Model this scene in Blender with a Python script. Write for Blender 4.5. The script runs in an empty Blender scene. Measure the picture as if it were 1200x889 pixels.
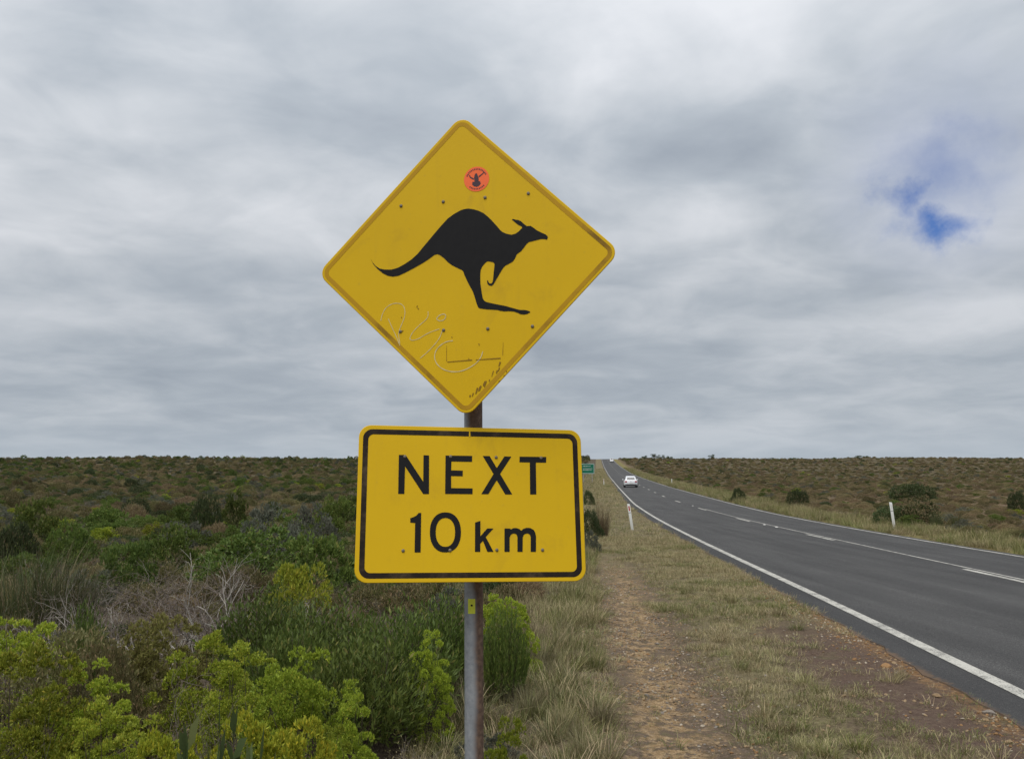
import bpy, bmesh, math, random
import numpy as np
from mathutils import Matrix, Vector

rng = np.random.default_rng(11)
random.seed(5)
SC = bpy.context.scene
COL = SC.collection

# ------------------------------------------------------------------ camera
EYE = 1.7
cam_data = bpy.data.cameras.new('camera')
cam = bpy.data.objects.new('camera', cam_data)
COL.objects.link(cam)
cam.location = (0, 0, EYE)
cam.rotation_euler = (math.radians(90 + 6.36), 0, 0)
cam_data.sensor_fit = 'HORIZONTAL'
cam_data.sensor_width = 36.0
cam_data.lens = 30.0
cam_data.clip_start = 0.05
cam_data.clip_end = 8000
SC.camera = cam

# ------------------------------------------------------------------ exposure
SC.view_settings.view_transform = 'Standard'
SC.view_settings.look = 'None'
SC.view_settings.gamma = 1.0
SC.view_settings.use_curve_mapping = False
SC.view_settings.exposure = 0.9

# ------------------------------------------------------------------ light
SUN_ELEV, SUN_AZ = math.radians(62), math.radians(-150)     # azimuth from +Y towards +X: behind and left of the camera
sun_data = bpy.data.lights.new('sun', 'SUN')
sun_data.energy = 1.5
sun_data.angle = math.radians(50)
sun_data.color = (1.0, 0.97, 0.92)
sun = bpy.data.objects.new('sun', sun_data)
COL.objects.link(sun)
_d = Vector((math.sin(SUN_AZ) * math.cos(SUN_ELEV), math.cos(SUN_AZ) * math.cos(SUN_ELEV), math.sin(SUN_ELEV)))
sun.rotation_euler = (-_d).to_track_quat('-Z', 'Y').to_euler()


class NT:
    """small helper round a node tree"""
    def __init__(self, tree):
        self.t = tree
        self.n = tree.nodes
        self.l = tree.links

    def add(self, kind, **kw):
        nd = self.n.new(kind)
        for k, v in kw.items():
            setattr(nd, k, v)
        return nd

    def put(self, sock, v):
        if isinstance(v, bpy.types.NodeSocket):
            self.l.new(v, sock)
        elif v is not None:
            if sock.type == 'RGBA' and len(v) == 3:
                v = (*v, 1)
            sock.default_value = v

    def math(self, op, a, b=None, c=None, clamp=False):
        nd = self.add('ShaderNodeMath', operation=op, use_clamp=clamp)
        for i, v in enumerate((a, b, c)):
            self.put(nd.inputs[i], v)
        return nd.outputs[0]

    def vmath(self, op, a, b=None, scale=None):
        nd = self.add('ShaderNodeVectorMath', operation=op)
        self.put(nd.inputs[0], a)
        self.put(nd.inputs[1], b)
        if scale is not None:
            self.put(nd.inputs['Scale'], scale)
        return nd.outputs['Value'] if op in ('LENGTH', 'DOT_PRODUCT', 'DISTANCE') else nd.outputs[0]

    def noise(self, vec, scale, detail=4, rough=0.55, dist=0.0, out='Fac', dim='3D'):
        nd = self.add('ShaderNodeTexNoise', noise_dimensions=dim)
        self.put(nd.inputs['Vector'], vec)
        self.put(nd.inputs['Scale'], scale)
        self.put(nd.inputs['Detail'], detail)
        self.put(nd.inputs['Roughness'], rough)
        self.put(nd.inputs['Distortion'], dist)
        return nd.outputs[out]

    def voronoi(self, vec, scale, out='Distance', feature='F1'):
        nd = self.add('ShaderNodeTexVoronoi', feature=feature)
        self.put(nd.inputs['Vector'], vec)
        self.put(nd.inputs['Scale'], scale)
        return nd.outputs[out]

    def step(self, v, a, b, lo=0.0, hi=1.0):
        nd = self.add('ShaderNodeMapRange', interpolation_type='SMOOTHSTEP')
        for i, x in enumerate((v, a, b, lo, hi)):
            self.put(nd.inputs[i], x)
        return nd.outputs[0]

    def mix(self, f, a, b, mode='MIX'):
        nd = self.add('ShaderNodeMix', data_type='RGBA', blend_type=mode)
        self.put(nd.inputs[0], f)
        self.put(nd.inputs[6], a)
        self.put(nd.inputs[7], b)
        return nd.outputs[2]

    def ramp(self, f, stops):
        nd = self.add('ShaderNodeValToRGB')
        e = nd.color_ramp.elements
        while len(e) < len(stops):
            e.new(0.5)
        for el, (p, c) in zip(e, stops):
            el.position = p
            el.color = (*c, 1)
        self.put(nd.inputs[0], f)
        return nd.outputs[0]


# ------------------------------------------------------------------ sky
world = bpy.data.worlds.new('World')
SC.world = world
world.use_nodes = True
w = NT(world.node_tree)
w.n.clear()
sky = w.add('ShaderNodeTexSky', sky_type='NISHITA', sun_disc=False)
sky.sun_elevation = SUN_ELEV
sky.sun_rotation = SUN_AZ
sky.air_density = 1.0
sky.dust_density = 0.1
sky.ozone_density = 2.0
direction = w.add('ShaderNodeTexCoord').outputs['Generated']
sep = w.add('ShaderNodeSeparateXYZ')
w.put(sep.inputs[0], direction)
up = w.math('MAXIMUM', sep.outputs[2], 0.0)
den = w.math('ADD', up, 0.20)
cu = w.math('DIVIDE', sep.outputs[0], den)
cv = w.math('DIVIDE', sep.outputs[1], den)
comb = w.add('ShaderNodeCombineXYZ')
w.put(comb.inputs[0], cu)
w.put(comb.inputs[1], cv)
deck = w.vmath('ADD', comb.outputs[0], (3.1, 7.4, 0.0))           # position on a flat cloud deck
big = w.noise(deck, 0.95, 3, 0.45, 0.5)
mid = w.noise(w.vmath('MULTIPLY', deck, (1.0, 1.1, 1.0)), 2.9, 5, 0.5, 0.5)
fine = w.noise(deck, 8.0, 5, 0.52, 0.4)
s1 = w.math('MULTIPLY_ADD', w.math('SUBTRACT', mid, 0.5), 0.58, big)
s1 = w.math('MULTIPLY_ADD', w.math('SUBTRACT', fine, 0.5), 0.17, s1)
cloud = w.ramp(s1, [(0.18, (0.165, 0.188, 0.222)), (0.40, (0.238, 0.262, 0.292)), (0.54, (0.306, 0.325, 0.350)), (0.72, (0.392, 0.404, 0.426))])
# an overcast deck is brighter overhead than low down
lift = w.step(up, 0.0, 0.60, 0.86, 1.16)
cloud = w.vmath('SCALE', cloud, None, scale=lift)
cloud = w.mix(w.step(up, 0.0, 0.30, 0.42, 0.0), cloud, (0.225, 0.258, 0.292))
low = w.step(up, 0.0, 0.07, 0.6, 0.0)
cloud = w.mix(low, cloud, (0.225, 0.258, 0.292))
# a ragged opening in the deck: two small blue gaps under a thinner patch
warp = w.vmath('SUBTRACT', w.noise(direction, 22.0, 5, 0.6, 0.0, 'Color'), (0.5, 0.5, 0.5))
wd = w.vmath('ADD', direction, w.vmath('SCALE', warp, None, scale=0.075))
rag = w.math('SUBTRACT', w.noise(w.vmath('ADD', direction, (4.2, 1.3, 0.7)), 26.0, 4, 0.55), 0.5)


def gap(c, r, amount, flat=(1.0, 1.0, 1.0)):
    d_ = w.vmath('LENGTH', w.vmath('MULTIPLY', w.vmath('SUBTRACT', wd, c), flat))
    return w.step(w.math('MULTIPLY_ADD', rag, 0.06, d_), r * -0.45, r, amount, 0.0)


hole = w.math('MAXIMUM', gap((0.4119, 0.8651, 0.2862), 0.046, 1.0, (1.0, 1.0, 1.0)), gap((0.4456, 0.8574, 0.2573), 0.046, 1.0, (0.8, 1.0, 1.5)))
hole = w.math('MAXIMUM', hole, gap((0.4397, 0.8411, 0.310), 0.080, 0.55, (0.9, 1.0, 1.1)))
hd = w.vmath('LENGTH', w.vmath('SUBTRACT', wd, (0.4397, 0.8411, 0.310)))
thin = w.step(hd, 0.02, 0.16, 0.5, 0.0)
veil = w.mix(thin, cloud, (0.235, 0.262, 0.34))
bg_sky = w.add('ShaderNodeBackground')
deep = w.add('ShaderNodeHueSaturation')
deep.inputs['Saturation'].default_value = 1.45
deep.inputs['Hue'].default_value = 0.522
w.put(deep.inputs['Color'], sky.outputs[0])
w.put(bg_sky.inputs[0], deep.outputs[0])
bg_sky.inputs[1].default_value = 0.05
bg_cloud = w.add('ShaderNodeBackground')
w.put(bg_cloud.inputs[0], veil)
bg_cloud.inputs[1].default_value = 1.0
mx = w.add('ShaderNodeMixShader')
w.put(mx.inputs[0], hole)
w.l.new(bg_cloud.outputs[0], mx.inputs[1])
w.l.new(bg_sky.outputs[0], mx.inputs[2])
wo = w.add('ShaderNodeOutputWorld')
w.l.new(mx.outputs[0], wo.inputs[0])

# ------------------------------------------------------------------ helpers
def mat(name, build):
    m = bpy.data.materials.new(name)
    m.use_nodes = True
    t = NT(m.node_tree)
    t.n.clear()
    out = t.add('ShaderNodeOutputMaterial')
    t.l.new(build(t), out.inputs[0])
    return m


def principled(t, color, rough=0.6, metal=0.0, spec=0.4, bump=None, bdist=0.002, bstr=1.0, coat=0.0):
    p = t.add('ShaderNodeBsdfPrincipled')
    t.put(p.inputs['Base Color'], color)
    t.put(p.inputs['Roughness'], rough)
    t.put(p.inputs['Metallic'], metal)
    t.put(p.inputs['Specular IOR Level'], spec)
    t.put(p.inputs['Coat Weight'], coat)
    if bump is not None:
        b = t.add('ShaderNodeBump')
        t.put(b.inputs['Height'], bump)
        b.inputs['Distance'].default_value = bdist
        b.inputs['Strength'].default_value = bstr
        t.l.new(b.outputs[0], p.inputs['Normal'])
    return p.outputs[0]


def simple(name, color, rough=0.5, metal=0.0, spec=0.4, var=0.12, scale=30, coat=0.0):
    def b(t):
        c = t.add('ShaderNodeTexCoord').outputs['Object']
        n = t.noise(c, scale, 4)
        col = t.mix(n, tuple(x * (1 - var) for x in color), tuple(min(1, x * (1 + var)) for x in color))
        return principled(t, col, t.math('MULTIPLY_ADD', n, 0.15, rough - 0.07), metal, spec, coat=coat)
    return mat(name, b)


def leaf_mat(name, dark, light, extra=None, extra_amt=0.12, trans=0.28, rough=0.55, spec=0.25):
    """leaf: every leaf (mesh island) and every plant has its own tone"""
    def b(t):
        isl = t.add('ShaderNodeNewGeometry').outputs['Random Per Island']
        ob = t.add('ShaderNodeObjectInfo').outputs['Random']
        oc = t.add('ShaderNodeTexCoord').outputs['Object']
        clump = t.noise(oc, 4.0, 3)
        f = t.math('MULTIPLY_ADD', isl, 0.55, t.math('MULTIPLY', ob, 0.30))
        f = t.math('MULTIPLY_ADD', t.math('SUBTRACT', clump, 0.5), 0.7, f)
        f = t.math('ADD', f, 0.06, clamp=True)
        col = t.mix(f, dark, light)
        if extra:
            k = t.math('GREATER_THAN', t.math('FRACT', t.math('MULTIPLY', isl, 7.31)), 1 - extra_amt)
            col = t.mix(k, col, extra)
        hs = t.add('ShaderNodeHueSaturation')
        t.put(hs.inputs['Hue'], t.math('MULTIPLY_ADD', ob, 0.04, 0.48))
        t.put(hs.inputs['Value'], t.math('MULTIPLY_ADD', t.math('FRACT', t.math('MULTIPLY', ob, 13.7)), 0.5, 0.75))
        t.put(hs.inputs['Color'], col)
        col = hs.outputs[0]
        p = principled(t, col, rough, 0, spec)
        tr = t.add('ShaderNodeBsdfTranslucent')
        t.put(tr.inputs[0], col)
        m = t.add('ShaderNodeMixShader')
        m.inputs[0].default_value = trans
        t.l.new(p, m.inputs[1])
        t.l.new(tr.outputs[0], m.inputs[2])
        return m.outputs[0]
    return mat(name, b)


def tag(o, label=None, cat=None, group=None, kind=None):
    for k, v in (('label', label), ('category', cat), ('group', group), ('kind', kind)):
        if v:
            o[k] = v
    return o


def mesh_np(name, V, F, mats, mi=None, smooth=False):
    """mesh from numpy verts and a list of face arrays (all quads or all tris per array)"""
    me = bpy.data.meshes.new(name)
    V = np.asarray(V, np.float32)
    if not isinstance(F, (list, tuple)):
        F = [F]
    F = [np.asarray(f, np.int32) for f in F if len(f)]
    nl = sum(f.size for f in F)
    npoly = sum(len(f) for f in F)
    me.vertices.add(len(V))
    me.vertices.foreach_set('co', V.ravel())
    me.loops.add(nl)
    me.loops.foreach_set('vertex_index', np.concatenate([f.ravel() for f in F]))
    me.polygons.add(npoly)
    tot = np.concatenate([np.full(len(f), f.shape[1], np.int32) for f in F])
    me.polygons.foreach_set('loop_start', np.concatenate([[0], np.cumsum(tot)[:-1]]).astype(np.int32))
    if mi is not None:
        me.polygons.foreach_set('material_index', np.asarray(mi, np.int32))
    if smooth:
        me.polygons.foreach_set('use_smooth', np.ones(npoly, bool))
    for m in (mats if isinstance(mats, (list, tuple)) else [mats]):
        me.materials.append(m)
    me.update(calc_edges=True)
    me.validate()
    return me


def obj(name, me, parent=None, loc=None, rot=None):
    o = bpy.data.objects.new(name, me)
    COL.objects.link(o)
    if parent is not None:
        o.parent = parent
    if loc is not None:
        o.location = loc
    if rot is not None:
        o.rotation_euler = rot
    return o


def bm_obj(name, bm, material, parent=None, smooth=False, loc=None, rot=None):
    me = bpy.data.meshes.new(name)
    bm.normal_update()
    bm.to_mesh(me)
    bm.free()
    for m in (material if isinstance(material, (list, tuple)) else [material]):
        me.materials.append(m)
    if smooth:
        me.polygons.foreach_set('use_smooth', [True] * len(me.polygons))
        me.set_sharp_from_angle(angle=math.radians(38))
    return obj(name, me, parent, loc, rot)


def box(bm, c, s, rz=0.0, bev=0.0, M=None):
    r = bmesh.ops.create_cube(bm, size=1)
    m = Matrix.Translation(c) @ Matrix.Rotation(rz, 4, 'Z') @ Matrix.Diagonal((*s, 1))
    if M is not None:
        m = M @ m
    bmesh.ops.transform(bm, matrix=m, verts=r['verts'])
    if bev:
        ed = list({e for v in r['verts'] for e in v.link_edges})
        bmesh.ops.bevel(bm, geom=ed, offset=bev, segments=2, affect='EDGES', profile=0.5)


def cyl(bm, a, b, r0, r1=None, seg=16, caps=True):
    a, b = Vector(a), Vector(b)
    d = b - a
    q = d.to_track_quat('Z', 'Y').to_matrix().to_4x4()
    r = bmesh.ops.create_cone(bm, cap_ends=caps, segments=seg, radius1=r0, radius2=r0 if r1 is None else r1, depth=d.length)
    bmesh.ops.transform(bm, matrix=Matrix.Translation((a + b) / 2) @ q, verts=r['verts'])


def vnoise(x, y, seed=0):
    """smooth value noise, vectorised, about -1..1"""
    x = np.asarray(x, float)
    y = np.asarray(y, float)
    xi, yi = np.floor(x), np.floor(y)
    fx, fy = x - xi, y - yi
    fx, fy = fx * fx * (3 - 2 * fx), fy * fy * (3 - 2 * fy)

    def h(a, b):
        v = np.sin(a * 127.1 + b * 311.7 + seed * 74.7) * 43758.5453
        return (v - np.floor(v)) * 2 - 1
    return (h(xi, yi) * (1 - fx) + h(xi + 1, yi) * fx) * (1 - fy) + (h(xi, yi + 1) * (1 - fx) + h(xi + 1, yi + 1) * fx) * fy


# ------------------------------------------------------------------ lie of the land
PROF = np.array([[-300, 3.0], [-60, .5], [-10, .14], [0, 0], [25, -.4], [45, -.52], [61, -.42], [90, -.22], [118, 0], [135, .2], [190, .92], [254, 2.0],
                 [350, 4.5], [437, 7.2], [500, 9.6], [540, 11.1], [570, 12.0], [620, 12.4], [700, 11.5], [900, 7], [1400, 0], [6000, -30]])
_fy = np.linspace(-300, 6000, 12601)
_fz = np.interp(_fy, PROF[:, 0], PROF[:, 1])
_k = np.hanning(61)
_k /= _k.sum()
_fz = np.convolve(np.pad(_fz, 30, 'edge'), _k, 'valid')
_fz -= np.interp(0, _fy, _fz)


def prof(y):
    return np.interp(y, _fy, _fz)


def smooth_knots(kn):
    kn = np.array(kn, float)
    yy = np.linspace(-40, 900, 1881)
    v = np.interp(yy, kn[:, 0], kn[:, 1])
    k = np.hanning(25)
    k /= k.sum()
    v = np.convolve(np.pad(v, 12, 'edge'), k, 'valid')
    return lambda y: np.interp(y, yy, v)


# lateral coordinate u = X - 0.1 Y (the road runs straight, 0.1 to the right per metre)
U_LEFT = smooth_knots([(-40, 3.7), (7, 3.46), (13, 3.45), (25, 3.25), (40, 2.95), (62, 2.58), (130, 2.8), (254, 2.9), (480, 2.6), (900, 2.6)])
U_MID = smooth_knots([(-40, 7.8), (16, 7.55), (26, 7.45), (31, 7.28), (52, 6.5), (71, 5.95), (130, 6.25), (254, 6.35), (480, 6.1), (900, 6.1)])
U_RIGHT = smooth_knots([(-40, 10.9), (21, 10.42), (30, 10.22), (49, 9.75), (62, 9.62), (130, 9.75), (254, 9.85), (480, 9.6), (900, 9.6)])


def seal_l(y):
    return U_LEFT(y) - 0.46


def seal_r(y):
    return U_RIGHT(y) + 0.35


def land(x, y):
    """height of the natural ground"""
    x = np.asarray(x, float)
    y = np.asarray(y, float)
    u = x - 0.1 * y
    dl = np.clip(seal_l(np.clip(y, -40, 900)) - u, 0, None)
    dr = np.clip(u - seal_r(np.clip(y, -40, 900)), 0, None)
    d = np.maximum(dl, dr)
    far = np.clip((d - 4) / 60, 0, 1)
    yy = y + far * 26 * vnoise(x / 90, y / 300, 3) - np.clip(dr - 30, 0, 400) * 0.02
    z = prof(yy)
    z = z + np.clip((d - 2.2) / 8, 0, 1) * (0.16 * vnoise(x / 5, y / 5, 1) + 0.10 * vnoise(x / 2.1, y / 2.1, 2))
    z = z + np.clip((d - 12) / 40, 0, 1) * (0.55 * vnoise(x / 22, y / 22, 6))
    z = z + np.clip((d - 40) / 100, 0, 1) * np.clip((y - 60) / 200, 0, 1) * 0.9 * vnoise(x / 60, y / 60, 7)
    # shallow fall from the shoulder towards the heath on the left
    z = z - 0.05 * np.clip(dl / 2.5, 0, 1)
    near = np.clip(1 - (y - 20) / 20, 0, 1)
    z = z + near * (0.022 * vnoise(x / .45, y / .45, 9) + 0.012 * vnoise(x / .17, y / .17, 10)) * np.clip((d - 0.08) / .5, 0, 1)
    # the worn footpath lies a little lower
    z = z - near * 0.02 * np.exp(-((dl - 2.55) / .35) ** 2)
    return z


def gpt(x, y, dz=0.0):
    return (float(x), float(y), float(land(x, y)) + dz)


# ------------------------------------------------------------------ ground sheet
def graded(a, b, s0, g, lim):
    out = [a]
    s = s0
    while out[-1] < b:
        out.append(out[-1] + s)
        s = min(s * g, lim)
    out[-1] = b
    return out


vy = np.array(sorted(set([-30, -24, -18, -13, -9, -6, -4, -2.5, -1.2] + [round(v, 4) for v in graded(0, 16, .11, 1.0, .11)] +
                         graded(16, 900, .13, 1.03, 9)[1:] + graded(900, 5000, 20, 1.25, 400)[1:])))
ul = -np.array(graded(0, 4.6, .10, 1.0, .10) + graded(4.6, 2500, .12, 1.06, 120)[1:])[::-1]      # left of the seal, from its edge
ur = np.array(graded(0, 2.4, .12, 1.0, .12) + graded(2.4, 2500, .16, 1.07, 120)[1:])
cols = len(ul) + 1 + len(ur)
V = np.zeros((len(vy), cols, 3))
S = np.zeros((len(vy), cols))
yc = np.clip(vy, -40, 900)
for i, d in enumerate(ul):
    V[:, i, 0] = seal_l(yc) + d + 0.1 * vy
    S[:, i] = -d
V[:, len(ul), 0] = (seal_l(yc) + seal_r(yc)) / 2 + 0.1 * vy
S[:, len(ul)] = -3
for i, d in enumerate(ur):
    V[:, len(ul) + 1 + i, 0] = seal_r(yc) + d + 0.1 * vy
    S[:, len(ul) + 1 + i] = -10 - d
V[:, :, 1] = vy[:, None]
V[:, :, 2] = land(V[:, :, 0], V[:, :, 1])
V[:, len(ul), 2] -= 0.12
idx = np.arange(len(vy) * cols).reshape(len(vy), cols)
Fq = np.stack([idx[:-1, :-1], idx[:-1, 1:], idx[1:, 1:], idx[1:, :-1]], -1).reshape(-1, 4)


def ground_build(t):
    P = t.add('ShaderNodeNewGeometry').outputs['Position']
    s = t.add('ShaderNodeAttribute', attribute_name='verge').outputs['Fac']
    sx = t.add('ShaderNodeSeparateXYZ')
    t.put(sx.inputs[0], P)
    Y = sx.outputs[1]
    n_big = t.noise(P, 0.7, 4, .55)
    n_mid = t.noise(P, 3.2, 5, .6)
    n_fin = t.noise(P, 22, 6, .65)
    n_grit = t.noise(P, 110, 4, .6)
    pebb = t.voronoi(P, 55)
    wob = t.math('MULTIPLY_ADD', t.math('SUBTRACT', n_mid, .5), 1.1, t.math('MULTIPLY', t.math('SUBTRACT', n_big, .5), .7))
    ss = t.math('ADD', s, wob)
    # litter under the heath
    litter = t.ramp(n_fin, [(.3, (.04, .03, .022)), (.5, (.085, .066, .046)), (.66, (.15, .12, .08)), (.8, (.21, .18, .13))])
    # straw coloured turf on the verge
    turf = t.ramp(t.math('MULTIPLY_ADD', n_mid, .5, t.math('MULTIPLY', n_fin, .5)), [(.32, (.07, .054, .036)), (.45, (.13, .106, .062)), (.56, (.20, .17, .092)), (.72, (.17, .165, .075))])
    dirt = t.ramp(t.math('MULTIPLY_ADD', n_fin, .55, t.math('MULTIPLY', n_grit, .45)), [(.34, (.050, .034, .026)), (.46, (.105, .074, .054)), (.56, (.165, .122, .088)), (.70, (.30, .235, .165))])
    path = t.ramp(t.math('MULTIPLY_ADD', n_fin, .55, t.math('MULTIPLY', n_grit, .45)), [(.34, (.13, .08, .042)), (.46, (.27, .18, .092)), (.56, (.40, .285, .16)), (.70, (.54, .42, .28))])
    rust = t.ramp(n_fin, [(.3, (.13, .07, .034)), (.5, (.25, .145, .066)), (.68, (.38, .25, .13))])
    near = t.step(Y, 26, 12, 0, 1)
    col = t.mix(t.step(ss, 3.1, 3.5), turf, litter)
    # bare brown earth either side of the footpath
    earth = t.math('MULTIPLY', t.math('MULTIPLY', t.step(ss, 1.55, 2.0), t.step(ss, 3.55, 3.1)), t.step(n_fin, .36, .52))
    col = t.mix(t.math('MULTIPLY', earth, near), col, dirt)
    pm = t.math('MULTIPLY', t.step(t.math('ABSOLUTE', t.math('SUBTRACT', t.math('MULTIPLY_ADD', wob, .55, s), 2.5)), .50, .05), t.step(t.noise(P, 7.5, 6, .72), .44, .56))
    col = t.mix(t.math('MULTIPLY', pm, near), col, path)
    # trampled earth beside the seal close to the sign
    n14 = t.step(Y, 13, 9.5, 0, 1)
    tr = t.math('MULTIPLY', t.step(ss, 1.5, .8), t.step(n_mid, .30, .46))
    col = t.mix(t.math('MULTIPLY', tr, n14), col, t.mix(.5, dirt, (.105, .066, .052)))
    rs = t.math('MULTIPLY', t.step(t.math('MULTIPLY_ADD', wob, .35, s), .28, .07), t.step(t.noise(P, 13, 6, .72), .40, .58))
    col = t.mix(t.math('MULTIPLY', t.math('MULTIPLY', rs, t.step(s, -1, -.5)), t.step(Y, 16, 9, .12, .80)), col, rust)
    # right-hand verge and heath floor
    rgt = t.step(s, -9, -9.5)
    rv = t.ramp(n_mid, [(.3, (.10, .075, .035)), (.5, (.18, .15, .06)), (.7, (.19, .18, .07))])
    rh = t.ramp(n_big, [(.3, (.085, .06, .038)), (.5, (.14, .098, .058)), (.7, (.16, .125, .068))])
    col = t.mix(rgt, col, t.mix(t.step(t.math('ADD', s, wob), -12.0, -13.2), rv, rh))
    # far heath seen edge on
    ff = t.step(Y, 60, 160)
    fl = t.ramp(t.noise(P, .09, 5, .6), [(.3, (.05, .044, .024)), (.5, (.085, .068, .038)), (.7, (.115, .088, .05))])
    col = t.mix(t.math('MULTIPLY', ff, t.step(t.math('ABSOLUTE', t.math('ADD', s, 4)), 9, 12)), col, fl)
    hgt = t.math('MULTIPLY_ADD', n_fin, 1.0, t.math('MULTIPLY', n_grit, .45))
    hgt = t.math('MULTIPLY_ADD', pebb, -.6, hgt)
    col = t.mix(t.math('MULTIPLY', t.step(t.voronoi(P, 90, 'Distance'), .22, .10), t.math('MULTIPLY', near, t.step(ss, 3.6, 3.0, 0, .55))), col, (.30, .24, .17))
    return principled(t, col, .95, 0, .12, hgt, .03, .9)


m_ground = mat('heath_ground', ground_build)
gme = mesh_np('ground', V.reshape(-1, 3), Fq, m_ground, smooth=True)
at = gme.attributes.new('verge', 'FLOAT', 'POINT')
at.data.foreach_set('value', S.ravel().astype(np.float32))
tag(obj('ground', gme), kind='structure')

# ------------------------------------------------------------------ road
def asphalt_build(t):
    P = t.add('ShaderNodeNewGeometry').outputs['Position']
    s = t.add('ShaderNodeAttribute', attribute_name='lane').outputs['Fac']
    st = t.vmath('MULTIPLY', P, (1.0, 0.06, 1.0))
    streak = t.noise(st, 2.3, 5, .6)
    patch = t.noise(P, .35, 4, .55)
    agg = t.voronoi(P, 130, 'Color')
    aggv = t.add('ShaderNodeSeparateXYZ')
    t.put(aggv.inputs[0], agg)
    grit = t.noise(P, 75, 4, .7)
    f = t.math('MULTIPLY_ADD', t.math('SUBTRACT', streak, .5), .55, .45)
    f = t.math('MULTIPLY_ADD', t.math('SUBTRACT', patch, .5), .28, f)
    f = t.math('MULTIPLY_ADD', t.math('SUBTRACT', aggv.outputs[0], .5), .42, f)
    f = t.math('MULTIPLY_ADD', t.math('SUBTRACT', grit, .5), 1.25, f, clamp=True)
    col = t.ramp(f, [(0.0, (.014, .0135, .013)), (.35, (.039, .038, .037)), (.62, (.069, .067, .065)), (1.0, (.20, .195, .185))])
    # the strip outside the edge line is not polished by tyres and stays darker; wheel paths are a touch paler
    sh = t.step(s, .50, .34)
    col = t.mix(t.math('MULTIPLY', sh, .45), col, (.024, .0235, .024))
    wp = t.math('SINE', t.math('MULTIPLY_ADD', s, 3.6, -3.2))
    col = t.mix(t.math('MULTIPLY', t.step(wp, .2, 1.0), .16), col, (.078, .077, .075))
    # dust blown on to the ragged rim of the seal
    rim = t.math('MULTIPLY', t.step(t.math('MULTIPLY_ADD', t.math('SUBTRACT', t.noise(P, 9, 5, .7), .5), .28, s), .07, -.02), .6)
    col = t.mix(rim, col, (.17, .10, .05))
    return principled(t, col, .8, 0, .3, t.math('MULTIPLY_ADD', grit, .7, aggv.outputs[1]), .006, .8)


def ribbon(name, f0, f1, ys, dz, material, cross=8, crown=True, lane=False, zfun=None):
    ys = np.asarray(ys, float)
    V = np.zeros((len(ys), cross + 1, 3))
    L = np.zeros((len(ys), cross + 1))
    a, b = f0(ys), f1(ys)
    for j in range(cross + 1):
        k = j / cross
        u = a * (1 - k) + b * k
        V[:, j, 0] = u + .1 * ys
        V[:, j, 1] = ys
        V[:, j, 2] = road_z(u, ys) + dz
        L[:, j] = u - seal_l(ys)
    idx = np.arange(V.shape[0] * V.shape[1]).reshape(V.shape[:2])
    F = np.stack([idx[:-1, :-1], idx[:-1, 1:], idx[1:, 1:], idx[1:, :-1]], -1).reshape(-1, 4)
    me = mesh_np(name, V.reshape(-1, 3), F, material, smooth=True)
    if lane:
        at = me.attributes.new('lane', 'FLOAT', 'POINT')
        at.data.foreach_set('value', L.ravel().astype(np.float32))
    return me


def road_z(u, y):
    w_ = (u - seal_l(y)) / np.maximum(seal_r(y) - seal_l(y), .1)
    return prof(y) + 0.012 + 0.055 * (1 - (2 * w_ - 1) ** 2)


m_asphalt = mat('asphalt', asphalt_build)
ry = np.array(graded(-28, 30, .35, 1.0, .35) + graded(30, 880, .4, 1.03, 6)[1:])


def rag(y, sd, a=.05):
    return a * vnoise(y / .5, y * 0 + sd, sd) + a * .7 * vnoise(y / .17, y * 0 + sd, sd + 1)


rd = ribbon('road', lambda y: seal_l(y) + rag(y, 21), lambda y: seal_r(y) + rag(y, 22), ry, 0.0, m_asphalt, 14, lane=True)
tag(obj('road', rd), kind='structure')
# a skirt gives the seal its broken edge
for nm, fu, o_ in (('road_edge', lambda y: seal_l(y) + rag(y, 21), -.03), ('road_edge', lambda y: seal_r(y) + rag(y, 22), .03)):
    a = fu(ry)
    Vt = np.stack([a + .1 * ry, ry, road_z(a, ry)], -1)
    Vb = np.stack([a + o_ + .1 * ry, ry, road_z(a, ry) - .07], -1)
    n = len(ry)
    F = np.stack([np.arange(n - 1), np.arange(1, n), np.arange(n + 1, 2 * n), np.arange(n, 2 * n - 1)], -1)
    tag(obj(nm, mesh_np(nm, np.concatenate([Vt, Vb]), F, m_asphalt)), kind='structure')


def paint_build(t):
    P = t.add('ShaderNodeNewGeometry').outputs['Position']
    n = t.noise(P, 60, 5, .7)
    m = t.noise(P, 4, 4, .6)
    f = t.step(t.math('MULTIPLY_ADD', m, .35, t.math('MULTIPLY', n, .65)), .39, .55)
    col = t.mix(f, (.10, .098, .09), (.48, .465, .415))
    return principled(t, col, .7, 0, .3, n, .003, .6)


m_paint = mat('road_paint', paint_build)


def stripe(name, fu, wd, y0, y1, dz=.005, step=.3):
    n = max(2, int((y1 - y0) / step) + 1)
    if y1 - y0 > 100:
        ys = np.array(graded(y0, y1, .35, 1.015, 6))
    else:
        ys = np.linspace(y0, y1, n)
    me = ribbon(name, lambda y: fu(y) - wd / 2, lambda y: fu(y) + wd / 2, ys, dz, m_paint, 2)
    return tag(obj(name, me), kind='structure')


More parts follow.
